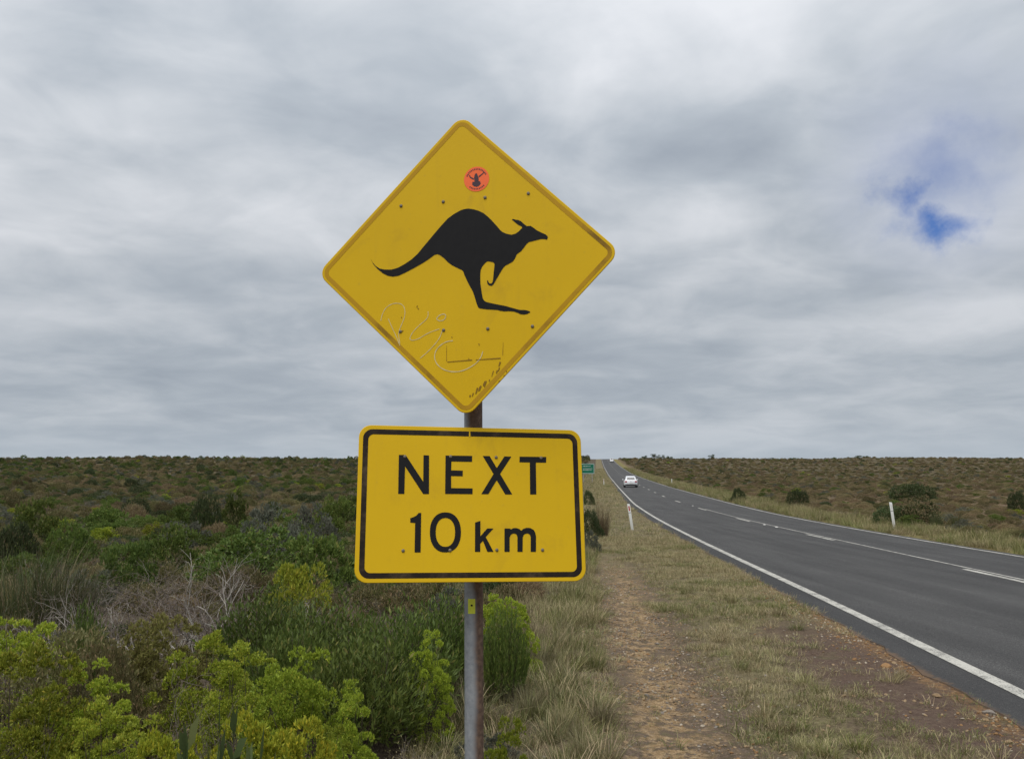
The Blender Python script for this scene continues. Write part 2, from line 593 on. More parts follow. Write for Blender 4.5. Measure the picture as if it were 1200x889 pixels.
stripe('edge_line', U_LEFT, .14, -25, 860)
stripe('edge_line', U_RIGHT, .13, -25, 860)
stripe('barrier_line', lambda y: U_MID(y) + .10, .065, -25, 53)
for k in range(-2, 60):
    y0 = 26.9 + 12.3 * k
    stripe('lane_dash', lambda y: U_MID(y) - .09, .13 if y0 < 55 else .14, y0, y0 + 3.1)
m_refl = simple('reflector_white', (.7, .69, .64), .35)
for k, yy in enumerate((34.6, 36.4, 57.6)):
    bm = bmesh.new()
    v = bmesh.ops.create_cube(bm, size=1)['verts']
    bmesh.ops.transform(bm, matrix=Matrix.Diagonal((.09, .09, .020, 1)), verts=v)
    for q in v:
        if q.co.z > 0:
            q.co.x *= .8
            q.co.y *= .45
    uu = float(U_MID(yy)) - (.09 if k % 2 else .02)
    o = bm_obj('road_marker', bm, m_refl, loc=(uu + .1 * yy, yy, float(road_z(uu, yy)) + .012))
    tag(o, 'small white raised reflector stuck on the centre line of the road', 'road marker', 'raised reflectors on the centre line')

# ------------------------------------------------------------------ plants: templates
def unit(a):
    return a / np.maximum(np.linalg.norm(a, axis=-1, keepdims=True), 1e-9)


def rnd(n, a, b):
    return rng.uniform(a, b, n)


def leaves(P, D, ln, wd, fold=.0):
    """one pointed leaf (a quad) per row of P along D"""
    n = len(P)
    D = unit(D)
    R = unit(rng.normal(size=(n, 3)))
    Sd = unit(np.cross(D, R))
    Nn = np.cross(Sd, D)
    ln = np.broadcast_to(ln, n)[:, None]
    wd = np.broadcast_to(wd, n)[:, None]
    mid = P + D * ln * .5 + Nn * ln * fold
    V = np.stack([P, mid + Sd * wd * .5, P + D * ln, mid - Sd * wd * .5], 1).reshape(-1, 3)
    return V, np.arange(4 * n).reshape(n, 4)


def blades(P, az, lean, ln, wd, droop, seg=4):
    """curved tapering grass blades as strips"""
    n = len(P)
    h = np.stack([np.cos(az), np.sin(az), np.zeros(n)], -1)
    sd = np.stack([-np.sin(az), np.cos(az), np.zeros(n)], -1)
    tw = rng.uniform(-.9, .9, n)[:, None]
    sd = unit(sd + h * tw)
    rows = []
    pos = P.copy()
    for k in range(seg + 1):
        t = k / seg
        wv = (wd * (1 - t ** 1.6) * (0.75 + .5 * min(t * 3, 1) * .5) + .0004)[:, None]
        rows.append(pos - sd * wv / 2)
        rows.append(pos + sd * wv / 2)
        ang = lean + droop * (t + .5 / seg) ** 1.4
        pos = pos + (h * np.sin(ang)[:, None] + np.array([0, 0, 1.]) * np.cos(ang)[:, None]) * (ln / seg)[:, None]
    V = np.stack(rows, 1).reshape(-1, 3)
    m = 2 * (seg + 1)
    base = (np.arange(n) * m)[:, None]
    F = np.concatenate([base + np.array([2 * k, 2 * k + 1, 2 * k + 3, 2 * k + 2]) for k in range(seg)], 0)
    return V, F


def tube(points, r0, r1, sides=3):
    """tapering stick along points"""
    pts = np.asarray(points, float)
    n = len(pts)
    t = unit(np.gradient(pts, axis=0))
    a = unit(np.cross(t, np.array([.31, .52, .8])))
    b = np.cross(t, a)
    rr = np.linspace(r0, r1, n)[:, None]
    ring = []
    for k in range(sides):
        q = 2 * math.pi * k / sides
        ring.append(pts + (a * math.cos(q) + b * math.sin(q)) * rr)
    V = np.stack(ring, 1).reshape(-1, 3)
    F = []
    for i in range(n - 1):
        for k in range(sides):
            k2 = (k + 1) % sides
            F.append((i * sides + k, i * sides + k2, (i + 1) * sides + k2, (i + 1) * sides + k))
    return V, np.array(F)


class Bag:
    """collects pieces of one mesh with material slots"""
    def __init__(self):
        self.V, self.F, self.M, self.n = [], [], [], 0

    def add(self, VF, m=0):
        V, F = VF
        self.V.append(V)
        self.F.append(np.asarray(F) + self.n)
        self.M.append(np.full(len(F), m))
        self.n += len(V)

    def mesh(self, name, mats):
        return mesh_np(name, np.concatenate(self.V), self.F, mats, np.concatenate(self.M))


def dome_pts(n, R, H, low=-.1, squash=1.0):
    """points over the surface of a rounded, uneven dome; returns points and outward normals"""
    z = rng.uniform(low, 1, n)
    a = rng.uniform(0, 2 * math.pi, n)
    r = np.sqrt(np.clip(1 - z * z, 0, 1))
    d = np.stack([np.cos(a) * r, np.sin(a) * r, z], -1)
    P = d * np.array([R, R, H])
    N = unit(d / np.array([R, R, H]))
    return P, N


def stems(bag, tips, m=1, r=.006, base_r=.06, n_mid=2, sides=3):
    for tp in tips:
        b = np.array([rng.normal() * base_r, rng.normal() * base_r, -.03])
        mid = [b + (tp - b) * k / (n_mid + 1) + rng.normal(size=3) * .03 * np.linalg.norm(tp) for k in range(1, n_mid + 1)]
        bag.add(tube([b, *mid, tp], r, r * .35, sides), m)


def cushion(R, H, lobes, lobe_r, tufts, per, ln, wd, hang=.15, stem_n=26):
    """bush made of many rounded, upward facing tufted lobes with dark gaps between"""
    leaf, wood = Bag(), Bag()
    C, N = dome_pts(lobes, R, H, .0)
    C = C * (1.04 - .42 * rng.uniform(0, 1, (lobes, 1)) ** 1.7)
    C[:, 2] += .08 * H
    stems(wood, C[:stem_n] - N[:stem_n] * lobe_r * .4, 0, .006, .07)
    for c, nn in zip(C, N):
        lr = lobe_r * rng.uniform(.65, 1.25)
        axis = unit(nn * .6 + np.array([0, 0, .75]))
        d = unit(rng.normal(size=(tufts * 2, 3)))
        d = d[(d @ axis) > -hang][:tufts]
        base = c + d * lr * rng.uniform(.55, 1.0, (len(d), 1)) * np.array([1, 1, .8])
        Pt = np.repeat(base, per, 0)
        Dt = unit(np.repeat(d * .55 + axis * .75, per, 0) + rng.normal(size=(len(base) * per, 3)) * .55)
        n = len(Pt)
        leaf.add(leaves(Pt, Dt, rnd(n, .7, 1.25) * ln, rnd(n, .8, 1.2) * wd, .06))
    # sparse inner leaves
    k = lobes * 14
    Pi, Ni = dome_pts(k, R * .75, H * .75, -.05)
    Pi *= rng.uniform(.3, 1.0, (k, 1))
    leaf.add(leaves(Pi, Ni + rng.normal(size=(k, 3)) * .8, rnd(k, .7, 1.2) * ln, wd))
    return leaf, wood


def upright(R, H, shoots, per, ln, wd, spread=.35):
    """many erect leafy shoots, leaves pointing up"""
    leaf, wood = Bag(), Bag()
    a = rng.uniform(0, 2 * math.pi, shoots)
    rr = R * np.sqrt(rng.uniform(0, 1, shoots))
    top = H * (1 - .55 * (rr / R) ** 2.2) * rng.uniform(.78, 1.08, shoots)
    B = np.stack([rr * .55 * np.cos(a), rr * .55 * np.sin(a), np.zeros(shoots)], -1)
    T = np.stack([rr * np.cos(a), rr * np.sin(a), top], -1) + rng.normal(size=(shoots, 3)) * .02
    for b, t_ in zip(B[:60], T[:60]):
        wood.add(tube([b - np.array([0, 0, .03]), (b + t_) / 2 + rng.normal(size=3) * .02, t_], .0045, .002, 3))
    k = np.repeat(np.arange(shoots), per)
    q = np.tile(np.linspace(.35, 1.0, per), shoots) + rng.normal(size=len(k)) * .03
    P = B[k] + (T[k] - B[k]) * q[:, None]
    ax = unit(T[k] - B[k])
    D = ax * .9 + unit(rng.normal(size=(len(k), 3))) * (spread + .5 * (1 - q))[:, None]
    leaf.add(leaves(P, D, rnd(len(k), .7, 1.2) * ln, rnd(len(k), .8, 1.2) * wd, .05))
    return leaf, wood


def twiggy(R, H, n0, depth=4, r0=.006, leaf_n=0, ln=.02, wd=.007, up=.55):
    """bare branching shrub"""
    leaf, wood = Bag(), Bag()
    tips = []

    def grow(p, d, length, r, lev):
        k = 3
        pts = [p]
        for i in range(k):
            d = unit(d + rng.normal(size=3) * .28 + np.array([0, 0, .06]))
            pts.append(pts[-1] + d * length / k)
        wood.add(tube(pts, r, r * .6, 3))
        if lev >= depth:
            tips.append(pts[-1])
            return
        for c in range(rng.integers(2, 4)):
            at_ = pts[rng.integers(1, k + 1)]
            nd = unit(d + unit(rng.normal(size=3)) * .85)
            grow(at_, nd, length * rng.uniform(.55, .82), r * .6, lev + 1)
    for i in range(n0):
        a = rng.uniform(0, 2 * math.pi)
        o_ = rng.uniform(.1, 1.0)
        d = unit(np.array([math.cos(a) * o_ * R, math.sin(a) * o_ * R, H * up]))
        grow(np.array([math.cos(a) * .05, math.sin(a) * .05, -.03]), d, math.hypot(R, H) * .42 * rng.uniform(.8, 1.2), r0, 1)
    tips = np.array(tips)
    if leaf_n:
        P = tips[rng.integers(0, len(tips), leaf_n)] + rng.normal(size=(leaf_n, 3)) * .03
        leaf.add(leaves(P, rng.normal(size=(leaf_n, 3)) + np.array([0, 0, .6]), rnd(leaf_n, .7, 1.3) * ln, wd))
    return leaf, wood


def tussock(n, ln, wd, R, lean, droop, seg=4, lv=.35):
    leaf = Bag()
    a = rng.uniform(0, 2 * math.pi, n)
    r = R * np.sqrt(rng.uniform(0, 1, n))
    P = np.stack([r * np.cos(a), r * np.sin(a), np.full(n, -.015)], -1)
    az = a + rng.normal(size=n) * .7
    leaf.add(blades(P, az, np.abs(rng.normal(size=n)) * lean, rng.uniform(1 - lv * 1.6, 1 + lv * .6, n) * ln, rng.uniform(.7, 1.3, n) * wd, rng.uniform(.2, 1.6, n) * droop, seg))
    return leaf


def sprig_dome(R, H, n, per, ln, wd, lumps=7, stem_n=14):
    """fine leaved, dense heath cushion with an uneven top"""
    leaf, wood = Bag(), Bag()
    P, N = dome_pts(n, R, H, -.02)
    ld = unit(rng.normal(size=(lumps, 3)) + np.array([0, 0, .6]))
    bump = np.max(np.clip((unit(P) @ ld.T - .72) / .28, 0, 1), axis=1)
    P = P * (.70 + .34 * bump + rng.normal(size=n) * .05)[:, None]
    stems(wood, P[:stem_n] * .9, 0, .006, .06, 1)
    k = np.repeat(np.arange(n), per)
    D = N[k] * .55 + np.array([0, 0, .7]) + rng.normal(size=(len(k), 3)) * .55
    leaf.add(leaves(P[k] + rng.normal(size=(len(k), 3)) * ln * .35, D, rnd(len(k), .6, 1.3) * ln, rnd(len(k), .8, 1.2) * wd))
    return leaf, wood


M_LIME = leaf_mat('leaf_lime', (.14, .195, .022), (.39, .43, .045), (.42, .39, .05), .10)
M_YELLOW = leaf_mat('leaf_yellow', (.21, .27, .025), (.42, .47, .045), (.50, .48, .04), .2)
M_OLIVEY = leaf_mat('leaf_pale_olive', (0.13, 0.12, 0.035), (0.28, 0.24, 0.08), (0.17, 0.12, 0.06), .2)
M_GREEN = leaf_mat('leaf_green', (.055, .092, .020), (.155, .205, .042), (.22, .22, .06), .06)
M_DARK = leaf_mat('leaf_dark_green', (0.034, 0.052, 0.02), (0.085, 0.108, 0.038), (0.12, 0.1, 0.05), .06)
M_HEATH = leaf_mat('leaf_heath', (.066, .066, .026), (.19, .17, .066), (.22, .165, .085), .16)
M_BROWN = leaf_mat('leaf_brown_heath', (.115, .088, .048), (.29, .22, .118), (.26, .22, .10), .15)
M_GREY = leaf_mat('leaf_silver', (0.085, 0.092, 0.066), (0.2, 0.21, 0.155), (0.14, 0.12, 0.085), .1)
M_SPECK = leaf_mat('leaf_speckled', (.042, .058, .022), (.11, .125, .045), (.34, .25, .14), .38)
M_SEDGE = leaf_mat('blade_sedge', (.072, .080, .028), (.18, .18, .072), (.36, .29, .17), .36, .22)
M_RUSH = leaf_mat('blade_rush', (.045, .058, .022), (.105, .12, .045), (.19, .15, .085), .14, .22)
M_STRAW = leaf_mat('blade_straw', (0.16, 0.128, 0.072), (0.33, 0.275, 0.165), (0.14, 0.14, 0.06), .2, .22)
M_GRASS = leaf_mat('blade_verge', (.16, .14, .062), (.34, .295, .15), (.40, .33, .19), .30, .22)
M_GRASSG = leaf_mat('blade_green', (0.085, 0.105, 0.028), (0.2, 0.205, 0.065), (0.31, 0.27, 0.13), .18, .22)
M_FLAX = leaf_mat('leaf_broad', (.055, .088, .03), (.125, .165, .055), (.16, .18, .06), .07, .2, .4, .4)


def wood_build(c0, c1):
    def b(t):
        oc = t.add('ShaderNodeTexCoord').outputs['Object']
        ob = t.add('ShaderNodeObjectInfo').outputs['Random']
        n = t.noise(oc, 26, 4)
        f = t.math('MULTIPLY_ADD', ob, .35, t.math('MULTIPLY', n, .7), clamp=True)
        return principled(t, t.mix(f, c0, c1), .85, 0, .15)
    return b


M_WOOD = mat('twig_brown', wood_build((.045, .033, .025), (.13, .10, .078)))
M_DEAD = mat('twig_grey', wood_build((.085, .066, .058), (.26, .22, .19)))
M_BONE = mat('branch_bleached', wood_build((.16, .14, .12), (.46, .43, .38)))


def two(name, lw, ml, mw):
    return (lw[0].mesh(name + '_foliage', ml), lw[1].mesh(name + '_stems', mw))


def one(name, lw, ml, mw):
    b = Bag()
    for k, g in enumerate(lw):
        for V_, F_ in zip(g.V, g.F):
            b.V.append(V_)
            b.F.append(F_ + b.n * 0)
            b.M.append(np.full(len(F_), k))
    # faces of the second bag shift behind the verts of the first
    off = lw[0].n
    nF = len(lw[0].F)
    b.F = [f if i < nF else f + off for i, f in enumerate(b.F)]
    return b.mesh(name, [ml, mw])


def thing(name, label, cat, group, loc, rz, parts, scl=1.0):
    e = bpy.data.objects.new(name, None)
    e.empty_display_size = .1
    COL.objects.link(e)
    e.location = loc
    e.rotation_euler = (0, 0, rz)
    e.scale = (scl, scl, scl) if np.isscalar(scl) else scl
    tag(e, label, cat, group)
    for nm, me in parts:
        obj(nm, me, e)
    return e


T_LIME = [two('lime_shrub', cushion(.50, .80, 120, .072, 46, 6, .024, .0095, .02, 44), M_LIME, M_WOOD) for _ in range(3)]
T_LIMET = [two('lime_shrub_tall', cushion(.40, 1.05, 120, .070, 46, 6, .024, .0095, .02, 44), M_LIME, M_WOOD)]
T_YELL = [two('yellow_shrub', cushion(.42, .62, 100, .064, 46, 6, .022, .009, .02, 36), M_YELLOW, M_WOOD)]
T_PALE = [two('pale_shrub', cushion(.5, .72, 84, .08, 56, 6, .026, .009), M_OLIVEY, M_WOOD)]
T_UP = [two('leafy_shrub', upright(.55, .95, 420, 15, .070, .017, .5), M_GREEN, M_WOOD) for _ in range(3)]
T_FINE = [two('fine_shrub', sprig_dome(.55, .85, 1500, 8, .034, .010, 12, 30), M_HEATH, M_WOOD) for _ in range(2)]
T_TWIG = [two('twig_shrub', twiggy(.55, .85, 15, 4, .0050, 900, .02, .006, .8), M_HEATH, M_DEAD) for _ in range(3)]
T_BONE = [twiggy(.5, .8, 2, 4, .011, 0, up=.9)[1].mesh('dead_branch', M_BONE) for _ in range(5)]
T_FLAX = [two('broad_plant', upright(.26, .42, 20, 10, .085, .040, .75), M_FLAX, M_WOOD)]
T_SEDGE = [tussock(130, .50, .0085, .15, .42, .95, 5).mesh('sedge_blades', M_SEDGE) for _ in range(3)]
T_WISP = [tussock(420, .42, .0028, .09, .30, .85, 5).mesh('wisp_blades', M_STRAW) for _ in range(2)]
# smaller in the picture: whole plants as one mesh
H_GREEN = [one('green_heath', cushion(.62, .62, 34, .16, 34, 5, .062, .022), M_GREEN, M_WOOD) for _ in range(3)]
H_LIME = [one('lime_heath', cushion(.62, .60, 34, .16, 34, 5, .058, .021), M_LIME, M_WOOD) for _ in range(2)]
H_OLIVE = [one('olive_heath', sprig_dome(.62, .52, 620, 6, .075, .018), M_HEATH, M_WOOD) for _ in range(4)]
H_DARK = [one('dark_heath', sprig_dome(.66, .62, 700, 6, .07, .022), M_DARK, M_WOOD) for _ in range(2)]
H_BROWN = [one('brown_heath', sprig_dome(.6, .48, 560, 6, .085, .014), M_BROWN, M_WOOD) for _ in range(3)]
H_GREY = [one('silver_heath', cushion(.6, .55, 40, .14, 32, 5, .05, .017), M_GREY, M_DEAD) for _ in range(2)]
H_SPECK = [one('speckled_heath', cushion(.6, .6, 44, .14, 34, 5, .055, .022), M_SPECK, M_WOOD)]
H_TWIG = [one('dead_heath', twiggy(.6, .55, 11, 4, .007, 420, .045, .012), M_BROWN, M_DEAD) for _ in range(3)]
H_TUSS = [tussock(240, .62, .009, .16, .34, .8, 4).mesh('tussock_straw', M_STRAW) for _ in range(2)]
H_BTUSS = [tussock(620, .72, .0065, .28, .30, .5, 4).mesh('tussock_brown', M_BROWN)]
H_RUSH = [tussock(620, .72, .0065, .30, .30, .6, 4).mesh('tussock_rush', M_RUSH) for _ in range(2)]

# ------------------------------------------------------------------ scatter of what nobody could count
def scatter_obj(name, pts, rots, scls, idxs, meshes, label, cat=None):
    lib = bpy.data.collections.new(name + '_kinds')
    for i, m_ in enumerate(meshes):
        lib.objects.link(bpy.data.objects.new('%s_kind_%s' % (name, 'abcdefghijklmnopqrstuvwxyz'[i]), m_))
    n = len(pts)
    me = bpy.data.meshes.new(name)
    me.vertices.add(n)
    me.vertices.foreach_set('co', np.asarray(pts, np.float32).ravel())
    a = me.attributes.new('turn', 'FLOAT_VECTOR', 'POINT')
    a.data.foreach_set('vector', np.asarray(rots, np.float32).ravel())
    a = me.attributes.new('size', 'FLOAT_VECTOR', 'POINT')
    a.data.foreach_set('vector', np.asarray(scls, np.float32).ravel())
    a = me.attributes.new('pick', 'INT', 'POINT')
    a.data.foreach_set('value', np.asarray(idxs, np.int32))
    o = obj(name, me)
    ng = bpy.data.node_groups.new(name + '_nodes', 'GeometryNodeTree')
    ng.interface.new_socket('Geometry', in_out='INPUT', socket_type='NodeSocketGeometry')
    ng.interface.new_socket('Geometry', in_out='OUTPUT', socket_type='NodeSocketGeometry')
    gi = ng.nodes.new('NodeGroupInput')
    go = ng.nodes.new('NodeGroupOutput')
    ci = ng.nodes.new('GeometryNodeCollectionInfo')
    ci.inputs['Collection'].default_value = lib
    ci.inputs['Separate Children'].default_value = True
    ci.inputs['Reset Children'].default_value = True
    iop = ng.nodes.new('GeometryNodeInstanceOnPoints')
    iop.inputs['Pick Instance'].default_value = True

    def attr(nm, typ):
        nd = ng.nodes.new('GeometryNodeInputNamedAttribute')
        nd.data_type = typ
        nd.inputs['Name'].default_value = nm
        return nd.outputs['Attribute']
    ng.links.new(gi.outputs[0], iop.inputs['Points'])
    ng.links.new(ci.outputs[0], iop.inputs['Instance'])
    ng.links.new(attr('pick', 'INT'), iop.inputs['Instance Index'])
    er = ng.nodes.new('FunctionNodeEulerToRotation')
    ng.links.new(attr('turn', 'FLOAT_VECTOR'), er.inputs[0])
    ng.links.new(er.outputs[0], iop.inputs['Rotation'])
    ng.links.new(attr('size', 'FLOAT_VECTOR'), iop.inputs['Scale'])
    ng.links.new(iop.outputs[0], go.inputs[0])
    md = o.modifiers.new('scatter', 'NODES')
    md.node_group = ng
    tag(o, label, cat, kind='stuff')
    return o


def at_px(x, Y):
    """sideways position of an object seen Y metres ahead"""
    return (x - 600) / 1000 * Y * 1.0


def top_z(y, Y):
    return EYE + (556 - y) / 1000 * Y


OCC = []          # (x, y, r) taken up by placed plants


def plant(kind, x, ytop, Y, wpx, label, tmpl, size, cat='shrub', names=('foliage', 'stems'), group=None, hmin=.25):
    X = at_px(x, Y)
    g = float(land(X, Y))
    w_ = wpx / 1000 * Y
    h = max(hmin, top_z(ytop, Y) - g) * 1.07
    R, H = size
    if kind == 'lime_shrub' and h / w_ > 1.15:
        tmpl, R, H = T_LIMET[0], .49, 1.2
    sx = w_ / (2 * R)
    parts = list(zip(names, tmpl if isinstance(tmpl, tuple) else (tmpl,)))
    thing(kind, label, cat, group, (X, Y, g - .01), rng.uniform(0, 6.28), parts, (sx, sx, h / H))
    OCC.append((X, Y, w_ * .42))


LIME, UP, TW = (.60, .93), (.58, 1.0), (.62, .95)
# the lime, tufted bushes in front
plant('lime_shrub', 52, 762, 4.35, 235, 'big lime green tufted shrub with bare brown stems below its canopy', T_LIME[0], LIME)
plant('lime_shrub', 142, 812, 3.95, 130, 'small lime green shrub pressed against the big tufted one', T_LIME[1], LIME)
plant('lime_shrub', 195, 836, 3.75, 170, 'low lime green shrub behind the broad leaved plant', T_LIME[2], LIME)
plant('yellow_shrub', 330, 822, 3.6, 210, 'bright yellow flowering tufted shrub beside the broad leaved plant', T_YELL[0], (.5, .72))
plant('yellow_shrub', 215, 842, 3.55, 130, 'low yellow green tufted shrub left of the broad leaved plant', T_YELL[0], (.5, .72))
plant('lime_shrub', 366, 764, 4.75, 180, 'wide lime green shrub between the yellow shrub and the dark leafy band', T_LIME[1], LIME)
plant('lime_shrub', 258, 744, 5.5, 165, 'lime green shrub behind the grey twig bush', T_LIME[0], LIME)
plant('lime_shrub', 415, 806, 4.4, 95, 'small fresh green shrub among grass left of the sign post', T_LIME[2], LIME)
plant('lime_shrub', 128, 772, 4.6, 130, 'lime green shrub joined to the right flank of the big tufted one', T_LIME[0], LIME)
plant('lime_shrub', 300, 752, 5.0, 130, 'lime green shrub between the two lime shrubs in front of the leafy band', T_LIME[2], LIME)
plant('lime_shrub', 392, 842, 3.8, 110, 'lime green shrub at the right end of the yellow shrub', T_LIME[0], LIME)
plant('lime_shrub', 38, 714, 6.3, 180, 'lime shrub behind the olive bush, in front of bleached branches', T_LIME[2], LIME)
plant('green_shrub', 112, 712, 6.5, 70, 'round mid green shrub touching the lime one by the bleached branches', T_UP[0], UP)
plant('lime_shrub', 596, 832, 3.95, 84, 'little lime green shrub right against the sign post', T_LIME[1], LIME)
plant('pale_shrub', 202, 727, 6.0, 160, 'pale yellowish olive shrub with a flat top', T_PALE[0], (.58, .80))
plant('olive_shrub', 80, 735, 5.4, 220, 'dull olive fine leaved bush between two lime shrubs', T_FINE[0], (.58, .9))
plant('olive_shrub', 150, 745, 5.2, 140, 'dark olive bush beside the pale flat topped shrub', T_FINE[1], (.58, .9))
plant('twig_bush', 200, 762, 4.6, 230, 'grey leafless twig bush between lime shrubs', T_TWIG[0], TW, 'bush')
plant('twig_bush', 262, 800, 4.4, 120, 'thin grey twig bush in front of the wide lime shrub', T_TWIG[1], TW, 'bush')
plant('twig_bush', 15, 840, 3.7, 150, 'dark twiggy undergrowth below the big lime shrub', T_TWIG[2], TW, 'bush')
plant('broad_leaved_plant', 262, 818, 3.35, 120, 'upright plant with broad dark green leaves in front of yellow shrub', T_FLAX[0], (.3, .48), 'plant')
plant('broad_leaved_plant', 318, 856, 3.3, 80, 'smaller broad leaved plant at the foot of the yellow shrub', T_FLAX[0], (.3, .48), 'plant')
# the dark upright band behind
for i, (x, yt, Y, wp, lb) in enumerate([
        (318, 694, 7.6, 150, 'dark green shrub of upright leaves at the left end of the leafy band'),
        (395, 703, 7.1, 170, 'dark green shrub of upright leaves in the middle of the leafy band'),
        (470, 712, 6.7, 150, 'dark green upright leaved shrub just left of the sign post'),
        (430, 742, 6.0, 170, 'low dark green upright leaved shrub in front of the leafy band'),
        (352, 728, 6.5, 130, 'dark upright leaved shrub behind the wide lime shrub'),
        (520, 697, 7.6, 120, 'leafy green shrub directly behind the sign post')]):
    plant('leafy_shrub', x, yt, Y, wp, lb, T_UP[i % 3], UP)
plant('lime_shrub', 505, 735, 6.2, 70, 'small lime tuft bush left of the post in front of dark leaves', T_LIME[0], LIME)
plant('lime_shrub', 590, 688, 8.2, 95, 'lime green shrub right of the post, below the rectangular plate', T_LIME[2], LIME)
plant('leafy_shrub', 592, 706, 7.2, 60, 'narrow dark leafy shrub right of the sign post', T_UP[1], UP)
# grey thicket behind
for i, (x, yt, Y, wp) in enumerate([(150, 676, 8.6, 190), (235, 668, 8.8, 190), (70, 688, 8.2, 170), (300, 676, 9.3, 140), (185, 655, 10.6, 190), (265, 650, 10.8, 160),
                                    (345, 672, 9.4, 130), (20, 700, 7.6, 150), (400, 684, 9.0, 130), (120, 650, 12.0, 160), (455, 700, 7.9, 100)]):
    plant('twig_bush', x, yt, Y, wp, 'leafless grey brown twig bush ' + (
        'in the heart of the thicket among bleached stems', 'in the thicket around the white forked stem', 'under the crooked bleached branch', 'in front of the broad green shrub',
        'at the back of the thicket below the round green shrub', 'at the back of the thicket behind the white forked stem', 'behind the left end of the leafy band',
        'below the long sloping bleached branch', 'behind the middle of the leafy band', 'beside the rushy green clump', 'behind the leafy band close to the post')[i],
          T_TWIG[i % 3], TW, 'bush', group='grey twig bushes in the thicket')
# middle distance, left
for x, yt, Y, wp, lb, tm, sz, nm in [
        (305, 612, 15.0, 150, 'broad green shrub with yellow green crown behind the grey thicket', H_GREEN[0], (.76, .80), 'green_shrub'),
        (372, 618, 12.5, 120, 'rounded green shrub beside the left edge of the rectangular plate', H_GREEN[2], (.76, .80), 'green_shrub'),
        (356, 646, 10.6, 90, 'low lime green shrub in front of the rounded green one', H_LIME[1], (.76, .78), 'green_shrub'),
        (206, 606, 17, 88, 'round green shrub above the grey thicket', H_GREEN[1], (.76, .80), 'green_shrub'),
        (160, 628, 13.5, 80, 'low green shrub left of the round green one', H_GREEN[2], (.76, .80), 'green_shrub'),
        (247, 577, 26, 40, 'compact dark green shrub standing above the heath', H_DARK[0], (.66, .66), 'dark_shrub'),
        (276, 571, 29, 40, 'green shrub touching the compact dark one', H_GREEN[0], (.76, .80), 'green_shrub'),
        (318, 586, 19, 85, 'silver grey leaved shrub behind the broad green one', H_GREY[0], (.72, .72), 'silver_shrub'),
        (366, 584, 20, 75, 'silver grey leaved shrub close to the rectangular plate', H_GREY[1], (.72, .72), 'silver_shrub'),
        (392, 574, 25, 62, 'bushy green shrub half hidden by the rectangular plate', H_GREEN[1], (.76, .80), 'green_shrub'),
        (50, 579, 24, 66, 'wide green topped shrub on the open heath', H_GREEN[2], (.76, .80), 'green_shrub'),
        (92, 604, 18, 60, 'low green shrub in front of the wide green topped one', H_GREEN[0], (.76, .80), 'green_shrub'),
        (40, 640, 10.6, 170, 'rushy dark green thicket above the bleached branch', H_RUSH[0], (.58, .66), 'rush_clump'),
        (88, 648, 10.2, 120, 'rushy green clump right of the dark thicket', H_RUSH[1], (.58, .66), 'rush_clump'),
        (15, 605, 17, 70, 'dark rounded shrub beyond the rushy thicket', H_DARK[1], (.66, .66), 'dark_shrub'),
        (128, 585, 26, 50, 'dull green shrub on the open heath near tan tussocks', H_GREEN[1], (.76, .80), 'green_shrub'),
        (690, 596, 30, 34, 'dark shrub at the verge, half hidden by the rectangular plate', H_DARK[0], (.66, .66), 'dark_shrub'),
        (702, 588, 31, 36, 'brown grass tussock standing on the verge beside the first guide post', H_BTUSS[0], (.58, .66), 'verge_tussock'),
        (688, 618, 24, 30, 'grey green shrub at the right edge of the rectangular plate', H_GREY[0], (.72, .72), 'silver_shrub'),
        (690, 572, 62, 14, 'dark bush on the verge below the green direction sign', H_DARK[1], (.66, .66), 'dark_shrub'),
        # right of the road
        (1068, 580, 37.5, 58, 'pale speckled rounded bush behind the right hand guide post', H_SPECK[0], (.72, .74), 'speckled_bush'),
        (1040, 592, 37.5, 44, 'dark green bush directly behind the right hand guide post', H_DARK[0], (.66, .66), 'dark_shrub'),
        (1062, 601, 36.3, 34, 'bright green low plant at the foot of the speckled bush', H_GREEN[2], (.76, .80), 'green_shrub'),
        (1091, 599, 36.3, 22, 'dark rush tussock between speckled bush and its twin tussock', H_RUSH[0], (.58, .66), 'rush_clump'),
        (1116, 600, 36.0, 26, 'dark rush tussock farther from the speckled bush', H_RUSH[1], (.58, .66), 'rush_clump'),
        (932, 570, 58, 26, 'dark green bush low on the right hand heath', H_DARK[1], (.66, .66), 'dark_shrub'),
        (862, 571, 66, 18, 'small dark bush at the edge of the right hand verge', H_DARK[0], (.66, .66), 'dark_shrub'),
        (1065, 564, 66, 52, 'wide blue green bush on the heath beyond the guide post', H_DARK[1], (.66, .66), 'dark_shrub'),
        (1185, 575, 50, 20, 'small dark bush alone on the brown heath', H_DARK[0], (.66, .66), 'dark_shrub')]:
    X = at_px(x, Y)
    g = float(land(X, Y))
    s_ = wp / 1000 * Y / (2 * sz[0])
    o = obj(nm, tm, None, (X, Y, g - .02), (0, 0, rng.uniform(0, 6.28)))
    o.scale = (s_, s_, max(.3, top_z(yt, Y) - g) / sz[1])
    tag(o, lb, 'tussock' if 'tussock' in nm else 'rush' if 'rush' in nm else 'shrub')
    OCC.append((X, Y, wp / 1000 * Y * .4))

